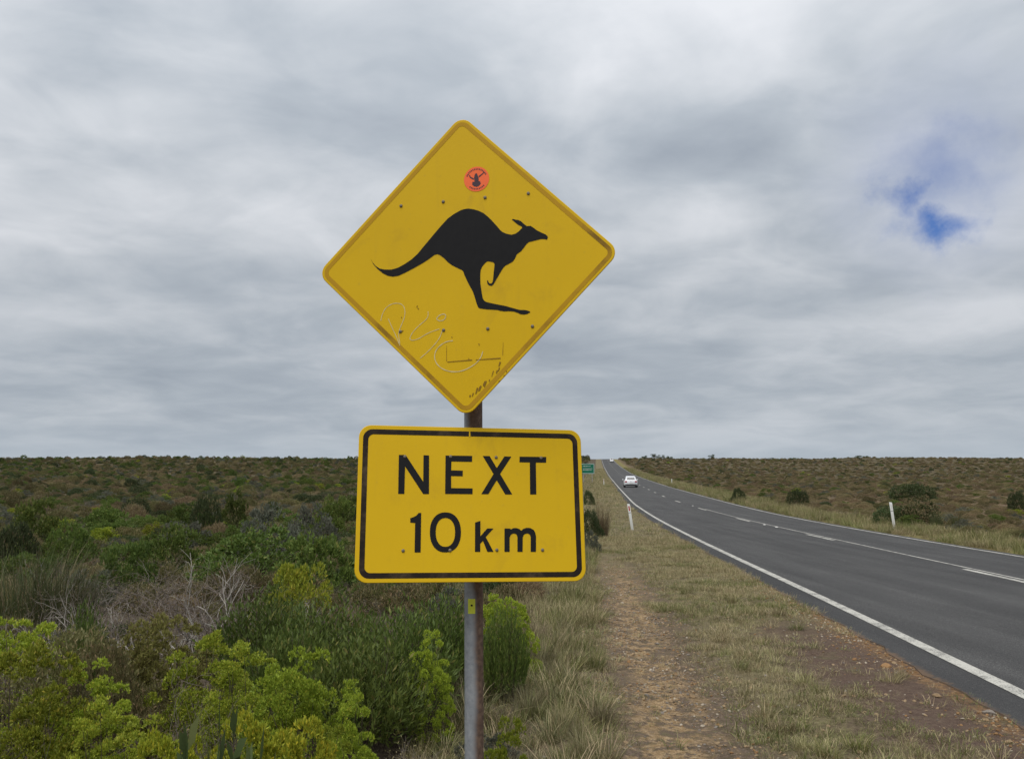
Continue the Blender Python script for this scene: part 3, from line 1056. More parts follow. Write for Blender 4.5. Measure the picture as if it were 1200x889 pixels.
# bleached dead branches standing in the thicket
for i, (x, yt, Y, wp, tilt, lb) in enumerate([
        (18, 650, 7.6, 120, 1.0, 'long bleached dead branch sloping over dark twigs'), (92, 668, 7.5, 110, .7, 'crooked bleached branch arching above the lime shrub'),
        (73, 618, 11.5, 40, .1, 'short upright bleached stump on the heath'), (250, 626, 9.3, 70, .15, 'white forked dead stem in the grey thicket'),
        (277, 632, 9.2, 60, .3, 'thin white dead stem beside the forked one'), (376, 636, 9.0, 80, .2, 'spindly white dead stem left of the rectangular plate'),
        (200, 650, 8.3, 80, .5, 'pale crooked stem among grey twigs'), (234, 668, 7.6, 90, .4, 'pale dead stem behind the pale flat topped shrub'),
        (128, 672, 8.2, 120, .9, 'low bent bleached branch lying in grey twigs'),
        (300, 662, 8.9, 80, .3, 'bare pale stem in front of the broad green shrub'), (165, 650, 9.6, 80, .6, 'leaning pale stem at the back of the grey thicket'),
        (330, 668, 8.6, 70, .5, 'bleached twig cluster behind the leafy band'), (120, 640, 11.0, 60, .2, 'slim bleached stem beside the rushy clump')]):
    X = at_px(x, Y)
    g = float(land(X, Y))
    h = top_z(yt, Y) - g
    o = obj('dead_branch', T_BONE[i % 5], None, (X, Y, g - .02), (0, tilt * (1 if i % 2 else -1) * .7, rng.uniform(-.5, .5)))
    s_ = h / .95 / math.cos(tilt * .7) ** .5
    o.scale = (s_ * .8, s_ * .8, s_)
    tag(o, lb, 'branch')

# sedges and wispy tussocks right of the post
sp = []
for i in range(400):
    Y = rng.uniform(3.3, 10.5)
    s_ = rng.uniform(2.95, 4.6)
    X = float(seal_l(Y)) - s_ + .1 * Y
    px_ = 600 + X / Y * 1000
    if px_ < 520 or s_ < 2.95 + .35 * max(0, (Y - 6) / 4) or any((X - a) ** 2 + (Y - b) ** 2 < .14 ** 2 for a, b in sp) or math.hypot(X + .12, Y - 2.95) < .2:
        continue
    sp.append((X, Y))
sp = sp[:78]
for i, (X, Y) in enumerate(sp):
    dry = rng.random() < .36
    me = T_WISP[i % 2] if dry else T_SEDGE[i % 3]
    sc_ = rng.uniform(.45, .88) * (1.0 if X < .1 * Y + .05 else .7)
    o = obj('dry_tussock' if dry else 'sedge_clump', me, None, gpt(X, Y, -.01), (0, 0, rng.uniform(0, 6.28)))
    o.scale = (sc_, sc_, sc_ * rng.uniform(.7, 1.0))
    size_w = 'large' if sc_ > .72 else 'small' if sc_ < .5 else 'medium'
    s_ = float(seal_l(Y)) - (X - .1 * Y)
    where = ('at the foot of the sign post' if Y < 4.6 else 'behind the sign post' if Y < 7 else 'well beyond the sign post') if s_ > 3.75 else \
        ('on the edge of the path level with the sign' if Y < 5 else 'on the edge of the path beyond the sign' if Y < 7.5 else 'where the path narrows')
    if dry:
        tag(o, '%s wispy straw coloured tussock %s' % (size_w, where), 'tussock', 'wispy tussocks beside the path')
    else:
        tag(o, '%s strappy green sedge clump %s' % (size_w, where), 'sedge', 'sedge clumps beside the path')
    OCC.append((X, Y, .12))

# ------------------------------------------------------------------ heath: the shrubs that can be told apart, then the mass behind
KINDS = {'green_shrub': (H_GREEN, 'mid green rounded shrub'), 'lime_shrub': (H_LIME, 'yellow green rounded shrub'), 'olive_shrub': (H_OLIVE, 'dull olive fine leaved shrub'),
         'dark_shrub': (H_DARK, 'dark green dense shrub'), 'brown_shrub': (H_BROWN, 'brown heath shrub'), 'silver_shrub': (H_GREY, 'silver grey leaved shrub'),
         'twig_bush': (H_TWIG, 'half dead twiggy bush'), 'straw_tussock': (H_TUSS, 'tan straw coloured grass tussock')}
names_k = list(KINDS)
cand = []
Y = 4.0
while Y < 640:
    sp_ = .62 + Y * .0105
    xl = -.74 * Y - 5
    xr = .74 * Y + 6
    for X in np.arange(xl, xr, sp_):
        x_ = X + rng.uniform(-.45, .45) * sp_
        y_ = Y + rng.uniform(-.5, .5) * sp_
        u = x_ - .1 * y_
        yc_ = min(max(y_, 0), 900)
        s_ = float(seal_l(yc_)) - u
        left = s_ > 3.5 + min(y_, 200) * .022 + .5 * float(vnoise(y_ / 6, 0, 4))
        right = u - float(seal_r(yc_)) > 2.4 + min(y_, 200) * .012 + .5 * float(vnoise(y_ / 6, 0, 5))
        if not (left or right) or math.hypot(x_, y_) < 3.0:
            continue
        if y_ < 40 and any((x_ - a) ** 2 + (y_ - b) ** 2 < r * r for a, b, r in OCC):
            continue
        a = float(vnoise(x_ / 9, y_ / 9, 12)) + .5 * float(vnoise(x_ / 30, y_ / 30, 13))
        f = min(1, y_ / 140)
        if left:
            p = np.array([.20 + .25 * a - .12 * f, .04 * (1 - f) + .05 * a * (1 - f), .30 + .1 * f, .11 + .02 * f, .10 + .16 * f - .1 * a, .06, .13 - .06 * f - .1 * a, .06 - .03 * f])
            if y_ < 9:
                p = np.array([.05, 0, .25, 0, .1, .05, .5, .05])
        else:
            p = np.array([.02, 0, .26 + .08 * a, .03, .56 - .1 * a, .04, .09, .07])
            if y_ > 90:
                p[7] = .02
        p = np.clip(p, .004, None)
        k = int(rng.choice(8, p=p / p.sum()))
        big_ = (.62 if left else .50) + Y * .0022
        sc_ = big_ * rng.uniform(.75, 1.35)
        if y_ < 12:
            sc_ *= .62 if y_ < 8 else .8
        if names_k[k] in ('straw_tussock',):
            sc_ *= .9
        hz = sc_ * rng.uniform(.7, 1.1) * (1.12 if left else .85)
        if left and rng.random() < (.06 if y_ < 330 else .13) and y_ > 20:
            sc_ *= 1.5
            hz *= 1.7
        cand.append((x_, y_, k, sc_, hz, left))
    Y += sp_ * .9
cand.sort(key=lambda c: -c[3] / c[1])
used = {}
rest = []
for x_, y_, k, sc_, hz, left in cand:
    px_ = 600 + x_ / y_ * 1000
    nm = names_k[k]
    size_px = 1.2 * sc_ / y_ * 1000
    if 0 < px_ < 1200 and not 420 < px_ < 545 and size_px > 13 and y_ > 9 and used.get(nm, 0) < 230:
        used[nm] = used.get(nm, 0) + 1
        tms, desc = KINDS[nm]
        o = obj(nm, tms[used[nm] % len(tms)], None, gpt(x_, y_, -.03), (0, 0, rng.uniform(0, 6.28)))
        o.scale = (sc_, sc_, hz)
        side = 'left' if left else 'right'
        size_w = 'tall' if hz > 1.25 * sc_ else 'large' if sc_ > .8 + y_ * .0022 else 'small' if sc_ < .56 + y_ * .0022 else 'low' if hz < .8 * sc_ else 'middling'
        where = ('just beyond the grey thicket' if left else 'by the road edge') if y_ < 18 else 'short of the first guide posts' if y_ < 31 else 'level with the first guide posts' if y_ < 42 else \
            'beyond the first guide posts' if y_ < 70 else 'short of the white car' if y_ < 105 else 'far out towards the crest'
        tag(o, '%s %s %s, %s of the road' % (size_w, desc, where, side), 'tussock' if 'tussock' in nm else 'shrub' if 'shrub' in nm else 'bush',
            '%ss of the heath, %s of the road' % (desc, side))
    else:
        rest.append((x_, y_, k, sc_, hz))
lib, first = [], {}
for k, nm in enumerate(names_k):
    first[k] = (len(lib), len(KINDS[nm][0]))
    lib += KINDS[nm][0]
ra = np.array(rest)
zz = land(ra[:, 0], ra[:, 1]) - .03
pk = [first[int(k)][0] + int(rng.integers(first[int(k)][1])) for k in ra[:, 2]]
n = len(ra)
scatter_obj('heath_scrub', np.stack([ra[:, 0], ra[:, 1], zz], -1), np.stack([rng.normal(size=n) * .06, rng.normal(size=n) * .06, rng.uniform(0, 6.28, n)], -1),
            np.stack([ra[:, 3], ra[:, 3], ra[:, 4]], -1), pk, lib, 'dense mixed heath scrub covering the plain to the horizon', 'scrub')

# ------------------------------------------------------------------ verge grass
G_SHORT = [tussock(30, .075, .0032, .05, .75, .9, 3).mesh('short_grass', M_GRASS) for _ in range(3)] + [tussock(30, .075, .0034, .05, .7, .9, 3).mesh('short_green_grass', M_GRASSG) for _ in range(2)]
G_LONG = [tussock(46, .26, .0065, .12, .35, .7, 3).mesh('long_grass', M_GRASSG) for _ in range(2)] + [tussock(46, .26, .006, .12, .35, .8, 3).mesh('long_dry_grass', M_GRASS) for _ in range(2)]


def grass_patch(name, label, n, ylo, yhi, slo, shi, side, tm, smin, smax, keep, power=1.0):
    y = ylo + (yhi - ylo) * rng.uniform(0, 1, n) ** power
    s = rng.uniform(slo, shi, n)
    u = seal_l(y) - s if side < 0 else seal_r(y) + s
    x = u + .1 * y
    ok = keep(x, y, s)
    x, y, s = x[ok], y[ok], s[ok]
    m_ = len(x)
    g = vnoise(x / 1.3, y / 1.3, 31)
    pk_ = np.where(g + rng.normal(size=m_) * .5 > .35, rng.integers(len(tm) // 2 + 1, len(tm), m_), rng.integers(0, len(tm) // 2 + 1, m_))
    sc_ = rng.uniform(smin, smax, m_) * (1 + .45 * vnoise(x / .5, y / .5, 33)) * np.clip(1 + y / 60, 1, 3)
    scatter_obj(name, np.stack([x, y, land(x, y)], -1), np.stack([rng.normal(size=m_) * .1, rng.normal(size=m_) * .1, rng.uniform(0, 6.28, m_)], -1),
                np.stack([sc_, sc_, sc_ * rng.uniform(.5, 1.2, m_)], -1), pk_, tm, label, 'grass')


def keep_left(x, y, s):
    nb = vnoise(x / .55, y / .55, 40) + .6 * vnoise(x / 1.7, y / 1.7, 41) + .4 * vnoise(x / .2, y / .2, 42)
    path = np.exp(-((s - 2.5 + .25 * vnoise(x / 1.1, y / 1.1, 43)) / .42) ** 2) * np.clip((28 - y) / 10, 0, 1)
    bare = np.exp(-((s - .35) / .55) ** 2) * np.clip((12.5 - y) / 2.5, 0, 1)
    return rng.uniform(0, 1, len(x)) < np.clip(.62 + .55 * nb - 1.25 * path - 1.0 * bare, .04, 1)


def keep_all(x, y, s):
    return rng.uniform(0, 1, len(x)) < np.clip(.75 + .4 * vnoise(x / .9, y / .9, 44), .1, 1)


grass_patch('verge_grass', 'short straw and green grass on the verge between path and road', 30000, 2.2, 30, -.02, 3.5, -1, G_SHORT, .55, 1.25, keep_left, 1.15)
grass_patch('far_verge_grass', 'dry grass on the verge running up to the crest', 9000, 26, 330, -.03, 5.5, -1, G_SHORT, 1.0, 1.9, keep_all, 1.5)
grass_patch('roadside_grass', 'taller green and yellow grass along the far side of the road', 9500, 8, 330, .05, 3.0, 1, G_LONG, .5, .95, keep_all, 1.7)
grass_patch('heath_edge_grass', 'mixed dry grass at the edge of the heath beside the path', 2400, 3.0, 34, 3.0, 4.3, -1, G_LONG, .35, .85, keep_all, 1.2)

# larger single tufts on the verge
T_TUFT = [tussock(120, .17, .0034, .08, .45, .8, 4).mesh('grass_tuft', M_GRASS) for _ in range(2)] + [tussock(120, .17, .0036, .08, .45, .8, 4).mesh('grass_tuft_green', M_GRASSG)]
for i, (x, y) in enumerate([(905, 838), (928, 858), (955, 868), (1030, 792), (1042, 786), (990, 862), (1100, 880), (885, 824), (860, 772), (868, 760), (905, 716), (925, 732), (838, 744), (930, 790), (948, 800), (820, 705), (852, 700), (800, 690)]):
    # where the sight line meets the verge
    Y = (EYE + .25) / ((y - 556) / 1000)
    Y = (EYE - float(prof(Y))) / ((y - 556) / 1000)
    X = at_px(x, Y)
    o = obj('grass_tuft', T_TUFT[i % 3], None, gpt(X, Y), (0, 0, rng.uniform(0, 6.28)))
    s_ = rng.uniform(.6, 1.0)
    o.scale = (s_ * 1.15, s_ * 1.15, s_)
    tag(o, '%s tuft of longer grass %s' % ('thick' if s_ > .8 else 'thin', 'by the rim of the asphalt' if seal_l(Y) - (X - .1 * Y) < .9 else 'beside the dirt path' if seal_l(Y) - (X - .1 * Y) > 1.8 else 'in the middle of the verge'), 'grass tuft', 'grass tufts on the verge')


# ------------------------------------------------------------------ the warning sign
DIAMOND_R = [[0.98226, 0.18621, -0.02231], [-0.18569, 0.98232, 0.0238], [0.02634, -0.01924, 0.99947]]
DIAMOND_T = [-0.1641, 2.8452, 2.4164]
PLATE_R = [[0.98274, -0.1843, -0.01627], [0.18446, 0.9692, 0.16319], [-0.01431, -0.16337, 0.98646]]
PLATE_T = [-0.1286, 2.83, 1.6078]
PLATE_W, PLATE_H = 0.7504, 0.5060
KANGAROO = [[-0.3348, 0.0424], [-0.3255, 0.0252], [-0.315, 0.0121], [-0.3004, 0.0016], [-0.2815, -0.0035], [-0.2565, -0.0049], [-0.2336, 0.0], [-0.2107, 0.0106], [-0.1858, 0.0252], [-0.1629, 0.0439], [-0.1442, 0.065], [-0.1234, 0.0879], [-0.1026, 0.1109], [-0.0776, 0.1376], [-0.0548, 0.1603], [-0.0321, 0.1749], [-0.0079, 0.1863], [0.0047, 0.1894], [0.019, 0.1898], [0.0352, 0.1863], [0.0533, 0.1799], [0.0713, 0.1697], [0.0871, 0.1554], [0.1029, 0.1378], [0.1185, 0.1186], [0.1302, 0.1031], [0.138, 0.0964], [0.1518, 0.0896], [0.1676, 0.0852], [0.1815, 0.0881], [0.1936, 0.0959], [0.2045, 0.1063], [0.2031, 0.1113], [0.1921, 0.1174], [0.1816, 0.1264], [0.1746, 0.1338], [0.1692, 0.1387], [0.1748, 0.1399], [0.1827, 0.1364], [0.1925, 0.1347], [0.2023, 0.1287], [0.2119, 0.1186], [0.2208, 0.111], [0.2335, 0.1108], [0.2412, 0.1053], [0.2547, 0.0934], [0.2701, 0.0845], [0.2836, 0.0771], [0.2904, 0.0701], [0.2911, 0.0645], [0.2878, 0.0584], [0.2793, 0.0614], [0.2675, 0.0624], [0.2478, 0.0587], [0.2261, 0.0552], [0.2181, 0.049], [0.2079, 0.0358], [0.1998, 0.0265], [0.1838, 0.0157], [0.1776, 0.0022], [0.1694, -0.0084], [0.1554, -0.0154], [0.1434, -0.0205], [0.1353, -0.0287], [0.123, -0.0478], [0.1087, -0.0707], [0.1025, -0.081], [0.0965, -0.0862], [0.0885, -0.0856], [0.0819, -0.0808], [0.08, -0.0727], [0.0801, -0.0667], [0.0837, -0.0677], [0.0852, -0.0742], [0.0887, -0.0781], [0.0946, -0.0785], [0.0987, -0.074], [0.1009, -0.0641], [0.1033, -0.0404], [0.1066, -0.0166], [0.1063, -0.0106], [0.102, -0.0054], [0.0921, -0.0027], [0.0822, -0.0008], [0.0741, -0.0062], [0.0647, -0.0164], [0.0585, -0.0291], [0.0565, -0.049], [0.0568, -0.0771], [0.0603, -0.1052], [0.0635, -0.1261], [0.0684, -0.1357], [0.0749, -0.1406], [0.0907, -0.1456], [0.1065, -0.15], [0.1274, -0.1553], [0.1457, -0.1604], [0.1639, -0.1668], [0.1794, -0.1723], [0.1898, -0.1755], [0.2028, -0.1764], [0.2144, -0.1787], [0.2234, -0.1824], [0.2246, -0.1863], [0.2194, -0.1878], [0.2141, -0.1909], [0.2024, -0.192], [0.192, -0.1901], [0.1792, -0.1835], [0.1688, -0.1795], [0.1532, -0.1774], [0.1375, -0.177], [0.1218, -0.1739], [0.1139, -0.1708], [0.0955, -0.1686], [0.0744, -0.1659], [0.0586, -0.1628], [0.0494, -0.1601], [0.0468, -0.1555], [0.0425, -0.1446], [0.038, -0.1284], [0.0342, -0.1149], [0.0291, -0.0999], [0.02, -0.0833], [0.0097, -0.0612], [0.0019, -0.0433], [-0.002, -0.0309], [-0.0059, -0.0253], [-0.0166, -0.0197], [-0.0407, -0.0059], [-0.0547, 0.0053], [-0.0708, 0.0227], [-0.0829, 0.033], [-0.0931, 0.0374], [-0.1034, 0.0353], [-0.1199, 0.0243], [-0.1446, 0.0099], [-0.1777, -0.006], [-0.2067, -0.019], [-0.2316, -0.0287], [-0.2524, -0.0305], [-0.2712, -0.0259], [-0.2899, -0.0152], [-0.3087, 0.0014], [-0.3234, 0.0189]]
RIVETS_D = [[-0.2218, 0.2204], [-0.0698, 0.2221], [0.0783, 0.2238], [0.2285, 0.2251], [-0.2265, -0.2245], [-0.0739, -0.2286], [0.0793, -0.2328], [0.2309, -0.2335]]
SCRIBBLES = [[[-0.2965, -0.1829], [-0.2928, -0.1632], [-0.28, -0.139], [-0.2569, -0.1255], [-0.2339, -0.1244], [-0.2145, -0.1332], [-0.2086, -0.1559], [-0.2128, -0.1805], [-0.2241, -0.2046], [-0.2343, -0.2288], [-0.2284, -0.2662]], [[-0.2698, -0.177], [-0.2546, -0.2127], [-0.242, -0.2382], [-0.2285, -0.2735]], [[-0.1278, -0.161], [-0.1269, -0.1759], [-0.1356, -0.1901], [-0.1584, -0.2061], [-0.1812, -0.2269], [-0.194, -0.2484], [-0.189, -0.2585], [-0.1638, -0.255], [-0.1285, -0.2349], [-0.0884, -0.2235]], [[-0.098, -0.1875], [-0.0878, -0.1758], [-0.0703, -0.172], [-0.0639, -0.1797], [-0.0706, -0.1931], [-0.0856, -0.1971], [-0.0955, -0.1916], [-0.098, -0.1875]], [[-0.0785, -0.2304], [-0.0887, -0.2568], [-0.1089, -0.2801], [-0.1341, -0.3032], [-0.1568, -0.3205]], [[-0.0417, -0.2667], [-0.064, -0.2679], [-0.089, -0.2812], [-0.1067, -0.3046], [-0.1055, -0.3339], [-0.0849, -0.3592], [-0.0505, -0.373], [-0.0112, -0.3725], [0.0282, -0.3552], [0.053, -0.3324], [0.0608, -0.3087]]]
SCRAPES = [[[-0.0624, -0.3385], [0.0237, -0.3357]], [[0.0359, -0.3363], [0.1209, -0.3349]], [[-0.0642, -0.2825], [-0.0649, -0.336]], [[0.1307, -0.2812], [0.1283, -0.3267]]]
CHIPS = [[-0.2293, -0.2266], [-0.2216, -0.2246], [-0.168, -0.1436], [-0.1604, -0.1515], [-0.2239, -0.1759], [-0.044, -0.2568], [0.0115, -0.3326], [0.0489, -0.2878], [0.1121, -0.4119], [0.1293, -0.3937], [0.1416, -0.3823]]
LETTERS = {"N": [[-0.2444, 0.1553], [-0.2223, 0.1557], [-0.1636, 0.068], [-0.1637, 0.1559], [-0.1452, 0.1552], [-0.1444, 0.0281], [-0.1632, 0.0279], [-0.2235, 0.1179], [-0.2243, 0.0277], [-0.2442, 0.0275]], "E": [[-0.0908, 0.1563], [-0.0017, 0.1565], [-0.0023, 0.1365], [-0.0711, 0.1368], [-0.072, 0.107], [-0.0332, 0.1066], [-0.0337, 0.0879], [-0.0719, 0.0883], [-0.0718, 0.0483], [-0.0007, 0.0481], [-0.0012, 0.0291], [-0.0916, 0.0291]], "X": [[0.0337, 0.1571], [0.0571, 0.1571], [0.0811, 0.1171], [0.1075, 0.157], [0.1311, 0.1565], [0.092, 0.0974], [0.132, 0.0295], [0.1086, 0.0293], [0.0801, 0.076], [0.0516, 0.0296], [0.028, 0.0294], [0.0697, 0.097]], "T": [[0.1593, 0.157], [0.2513, 0.1577], [0.2502, 0.138], [0.2149, 0.1379], [0.2137, 0.0303], [0.1926, 0.0301], [0.194, 0.138], [0.1584, 0.1379]], "1": [[-0.1773, -0.0334], [-0.1689, -0.0333], [-0.1692, -0.1589], [-0.1885, -0.1589], [-0.188, -0.0658], [-0.2037, -0.0645], [-0.2039, -0.0506], [-0.1934, -0.0469], [-0.1842, -0.0422]], "k": [[0.007, -0.0636], [0.0246, -0.0579], [0.0243, -0.1077], [0.0468, -0.0826], [0.0678, -0.0825], [0.0418, -0.11], [0.067, -0.1576], [0.0466, -0.1575], [0.0327, -0.1225], [0.0236, -0.1317], [0.0235, -0.1575], [0.0061, -0.1574]], "m": [[0.1031, -0.1576], [0.1042, -0.0824], [0.1214, -0.0823], [0.1262, -0.0851], [0.135, -0.0809], [0.1446, -0.0809], [0.1542, -0.0841], [0.1599, -0.0897], [0.1677, -0.0831], [0.1785, -0.0798], [0.1906, -0.0807], [0.2016, -0.0863], [0.2072, -0.0957], [0.2094, -0.1075], [0.2081, -0.1578], [0.1903, -0.1578], [0.1914, -0.1098], [0.1886, -0.1019], [0.1829, -0.0986], [0.1756, -0.0991], [0.1683, -0.1028], [0.1648, -0.1113], [0.1633, -0.1578], [0.1461, -0.1577], [0.147, -0.1099], [0.1442, -0.1019], [0.1385, -0.0987], [0.1313, -0.0992], [0.125, -0.1029], [0.121, -0.1113], [0.1203, -0.1577]]}
ZERO_OUT = [[-0.0394, -0.0953], [-0.04, -0.1074], [-0.0417, -0.1176], [-0.0444, -0.1268], [-0.0482, -0.135], [-0.053, -0.1421], [-0.0586, -0.1481], [-0.0651, -0.1529], [-0.0723, -0.1563], [-0.0803, -0.1584], [-0.0897, -0.1591], [-0.0992, -0.1584], [-0.1072, -0.1562], [-0.1144, -0.1528], [-0.1209, -0.148], [-0.1265, -0.1421], [-0.1313, -0.1349], [-0.1351, -0.1268], [-0.1379, -0.1177], [-0.1397, -0.1075], [-0.1404, -0.0955], [-0.1399, -0.0835], [-0.1384, -0.0733], [-0.1357, -0.064], [-0.132, -0.0558], [-0.1273, -0.0485], [-0.1217, -0.0424], [-0.1152, -0.0375], [-0.108, -0.0339], [-0.0999, -0.0317], [-0.0904, -0.031], [-0.0808, -0.0316], [-0.0727, -0.0337], [-0.0654, -0.0372], [-0.0588, -0.042], [-0.0531, -0.0481], [-0.0483, -0.0554], [-0.0445, -0.0637], [-0.0417, -0.0729], [-0.04, -0.0832]]
ZERO_IN = [[-0.0587, -0.0954], [-0.059, -0.104], [-0.06, -0.1114], [-0.0617, -0.118], [-0.0641, -0.1239], [-0.067, -0.129], [-0.0705, -0.1334], [-0.0745, -0.1368], [-0.079, -0.1393], [-0.084, -0.1408], [-0.0898, -0.1413], [-0.0957, -0.1408], [-0.1007, -0.1393], [-0.1052, -0.1368], [-0.1092, -0.1334], [-0.1127, -0.129], [-0.1157, -0.1239], [-0.1181, -0.118], [-0.1198, -0.1114], [-0.1209, -0.1041], [-0.1213, -0.0955], [-0.121, -0.0868], [-0.1201, -0.0795], [-0.1184, -0.0728], [-0.1161, -0.0669], [-0.1132, -0.0617], [-0.1097, -0.0573], [-0.1057, -0.0538], [-0.1012, -0.0512], [-0.0962, -0.0497], [-0.0903, -0.0491], [-0.0844, -0.0496], [-0.0793, -0.0511], [-0.0748, -0.0536], [-0.0707, -0.0571], [-0.0672, -0.0615], [-0.0642, -0.0667], [-0.0618, -0.0726], [-0.0601, -0.0793], [-0.0591, -0.0867]]
RIVETS_P = [[-0.2246, 0.1499], [-0.074, 0.1527], [0.079, 0.1531], [0.2332, 0.1539], [-0.2251, -0.1534], [-0.0749, -0.1527], [0.078, -0.1516], [0.2301, -0.1518]]

def yellow_build(t):
    oc = t.add('ShaderNodeTexCoord').outputs['Object']
    n = t.noise(oc, 3.0, 4, .55)
    f = t.noise(oc, 55, 4, .6)
    st = t.noise(t.vmath('MULTIPLY', oc, (30, 1, 2.2)), 1.0, 4, .6)
    col = t.mix(n, (.58, .36, .006), (.665, .425, .008))
    col = t.mix(t.math('MULTIPLY', t.step(st, .55, .80), .12), col, (.40, .25, .03))
    gr = t.noise(t.vmath('ADD', oc, (5.1, 0, 2.3)), 7.0, 6, .62, .6)
    col = t.mix(t.math('MULTIPLY', t.step(gr, .55, .75), .30), col, (.40, .245, .02))
    col = t.mix(t.math('MULTIPLY', t.step(f, .60, .74), .20), col, (.36, .25, .05))
    return principled(t, col, t.math('MULTIPLY_ADD', f, .2, .42), 0, .16, f, .0004, .25)


def rim_build(t):
    """border band whose black has bleached to amber, brown where some is left"""
    oc = t.add('ShaderNodeTexCoord').outputs['Object']
    n = t.noise(oc, 3.2, 3, .5)
    k = t.noise(oc, 24, 4, .6)
    f = t.step(t.math('MULTIPLY_ADD', k, .22, n), .64, .86)
    col = t.mix(f, (.44, .245, .012), (.13, .075, .016))
    return principled(t, col, .55, 0, .15)


def black_build(t):
    oc = t.add('ShaderNodeTexCoord').outputs['Object']
    n = t.noise(oc, 40, 4, .6)
    return principled(t, t.mix(n, (.008, .008, .009), (.016, .0155, .016)), .55, 0, .12)


def worn_black_build(t):
    oc = t.add('ShaderNodeTexCoord').outputs['Object']
    n = t.noise(oc, 8, 5, .65)
    k = t.noise(oc, 60, 4, .6)
    f = t.step(t.math('MULTIPLY_ADD', k, .3, n), .60, .95)
    return principled(t, t.mix(f, (.018, .013, .010), (.085, .06, .035)), .6, 0, .12)


def pole_build(t):
    oc = t.add('ShaderNodeTexCoord').outputs['Object']
    sx = t.add('ShaderNodeSeparateXYZ')
    t.put(sx.inputs[0], oc)
    zs = t.add('ShaderNodeCombineXYZ')
    t.put(zs.inputs[2], sx.outputs[2])
    run = t.noise(zs.outputs[0], 2.6, 4, .6)
    sp_ = t.noise(oc, 60, 5, .65)
    edge = t.math('MULTIPLY_ADD', t.math('SUBTRACT', run, .5), .04, .004)
    hi = t.step(sx.outputs[2], 1.55, 2.1, 0.0, .022)
    x_ = t.math('ADD', t.math('MULTIPLY_ADD', t.math('SUBTRACT', sp_, .5), .012, sx.outputs[0]), hi)
    f = t.step(x_, t.math('SUBTRACT', edge, .012), t.math('ADD', edge, .012))
    zinc = t.ramp(t.math('MULTIPLY_ADD', sp_, .6, t.math('MULTIPLY', t.noise(oc, 9, 3), .4)), [(.3, (.20, .215, .23)), (.5, (.29, .305, .32)), (.7, (.40, .41, .42))])
    rust = t.ramp(sp_, [(.3, (.065, .040, .028)), (.5, (.115, .070, .048)), (.7, (.19, .125, .085))])
    return principled(t, t.mix(f, zinc, rust), t.math('MULTIPLY_ADD', f, .25, .5), t.math('MULTIPLY_ADD', f, -.35, .35), .4, sp_, .0012, .5)


M_SIGN = mat('sign_yellow', yellow_build)
M_RIM = mat('sign_faded_border', rim_build)
M_BLACK = mat('sign_black', black_build)
M_WORN = mat('sign_worn_black', worn_black_build)
M_POLE = mat('pole_galvanised_rusty', pole_build)
M_ZINC = simple('bracket_zinc', (.42, .43, .44), .45, .6)
M_ALU = simple('rivet_metal', (.17, .145, .11), .6, .3, spec=.2)
M_CHALK = simple('scribble_pale', (.60, .50, .27), .7, spec=.1, var=.35, scale=40)
M_SCRATCH = simple('scrape_dark', (.24, .135, .02), .7, spec=.1)
M_ORANGE = simple('sticker_orange', (.88, .165, .06), .5, spec=.1, var=.05)


def rounded(poly, r, seg=7):
    """polygon with rounded corners"""
    out = []
    n = len(poly)
    for i in range(n):
        p = Vector(poly[i])
        a = (Vector(poly[i - 1]) - p).normalized()
        b = (Vector(poly[(i + 1) % n]) - p).normalized()
        half = a.angle(b) / 2
        c = p + (a + b).normalized() * (r / math.sin(half))
        t0 = p + a * (r / math.tan(half)) - c
        t1 = p + b * (r / math.tan(half)) - c
        a0 = math.atan2(t0.y, t0.x)
        da = (math.atan2(t1.y, t1.x) - a0 + math.pi) % (2 * math.pi) - math.pi
        for k in range(seg + 1):
            q = a0 + da * k / seg
            out.append((c.x + r * math.cos(q), c.y + r * math.sin(q)))
    return out


def plate_mesh(outline, thick, fold=0.0):
    """sheet with a rolled edge; outline in x, z; front faces -y"""
    bm = bmesh.new()
    cx = sum(p[0] for p in outline) / len(outline)
    cz = sum(p[1] for p in outline) / len(outline)

    def ring(shrink, y):
        vs = []
        for x, z in outline:
            d = math.hypot(x - cx, z - cz)
            k = (d - shrink) / d
            vs.append(bm.verts.new((cx + (x - cx) * k, y, cz + (z - cz) * k)))
        return vs
    r0, r1, r2 = ring(.0022, 0), ring(.0, .0015), ring(0, thick)
    bm.faces.new(r0)
    for a, b in ((r0, r1), (r1, r2)):
        for i in range(len(a)):
            j = (i + 1) % len(a)
            bm.faces.new((a[i], b[i], b[j], a[j]))
    bm.faces.new(list(reversed(r2)))
    bmesh.ops.recalc_face_normals(bm, faces=bm.faces)
    return bm


def flat(poly, y):
    bm = bmesh.new()
    vs = [bm.verts.new((p[0], y, p[1])) for p in poly]
    f = bm.faces.new(vs)
    f.normal_update()
    if f.normal.y > 0:
        f.normal_flip()
    bmesh.ops.triangulate(bm, faces=[f])
    return bm


def ring_bm(outer, inner, y, gap=None):
    bm = bmesh.new()
    a = [bm.verts.new((p[0], y, p[1])) for p in outer]
    b = [bm.verts.new((p[0], y, p[1])) for p in inner]
    n = len(a)
    for i in range(n):
        j = (i + 1) % n
        f = bm.faces.new((a[i], a[j], b[j], b[i]))
        f.normal_update()
        if f.normal.y > 0:
            f.normal_flip()
    return bm


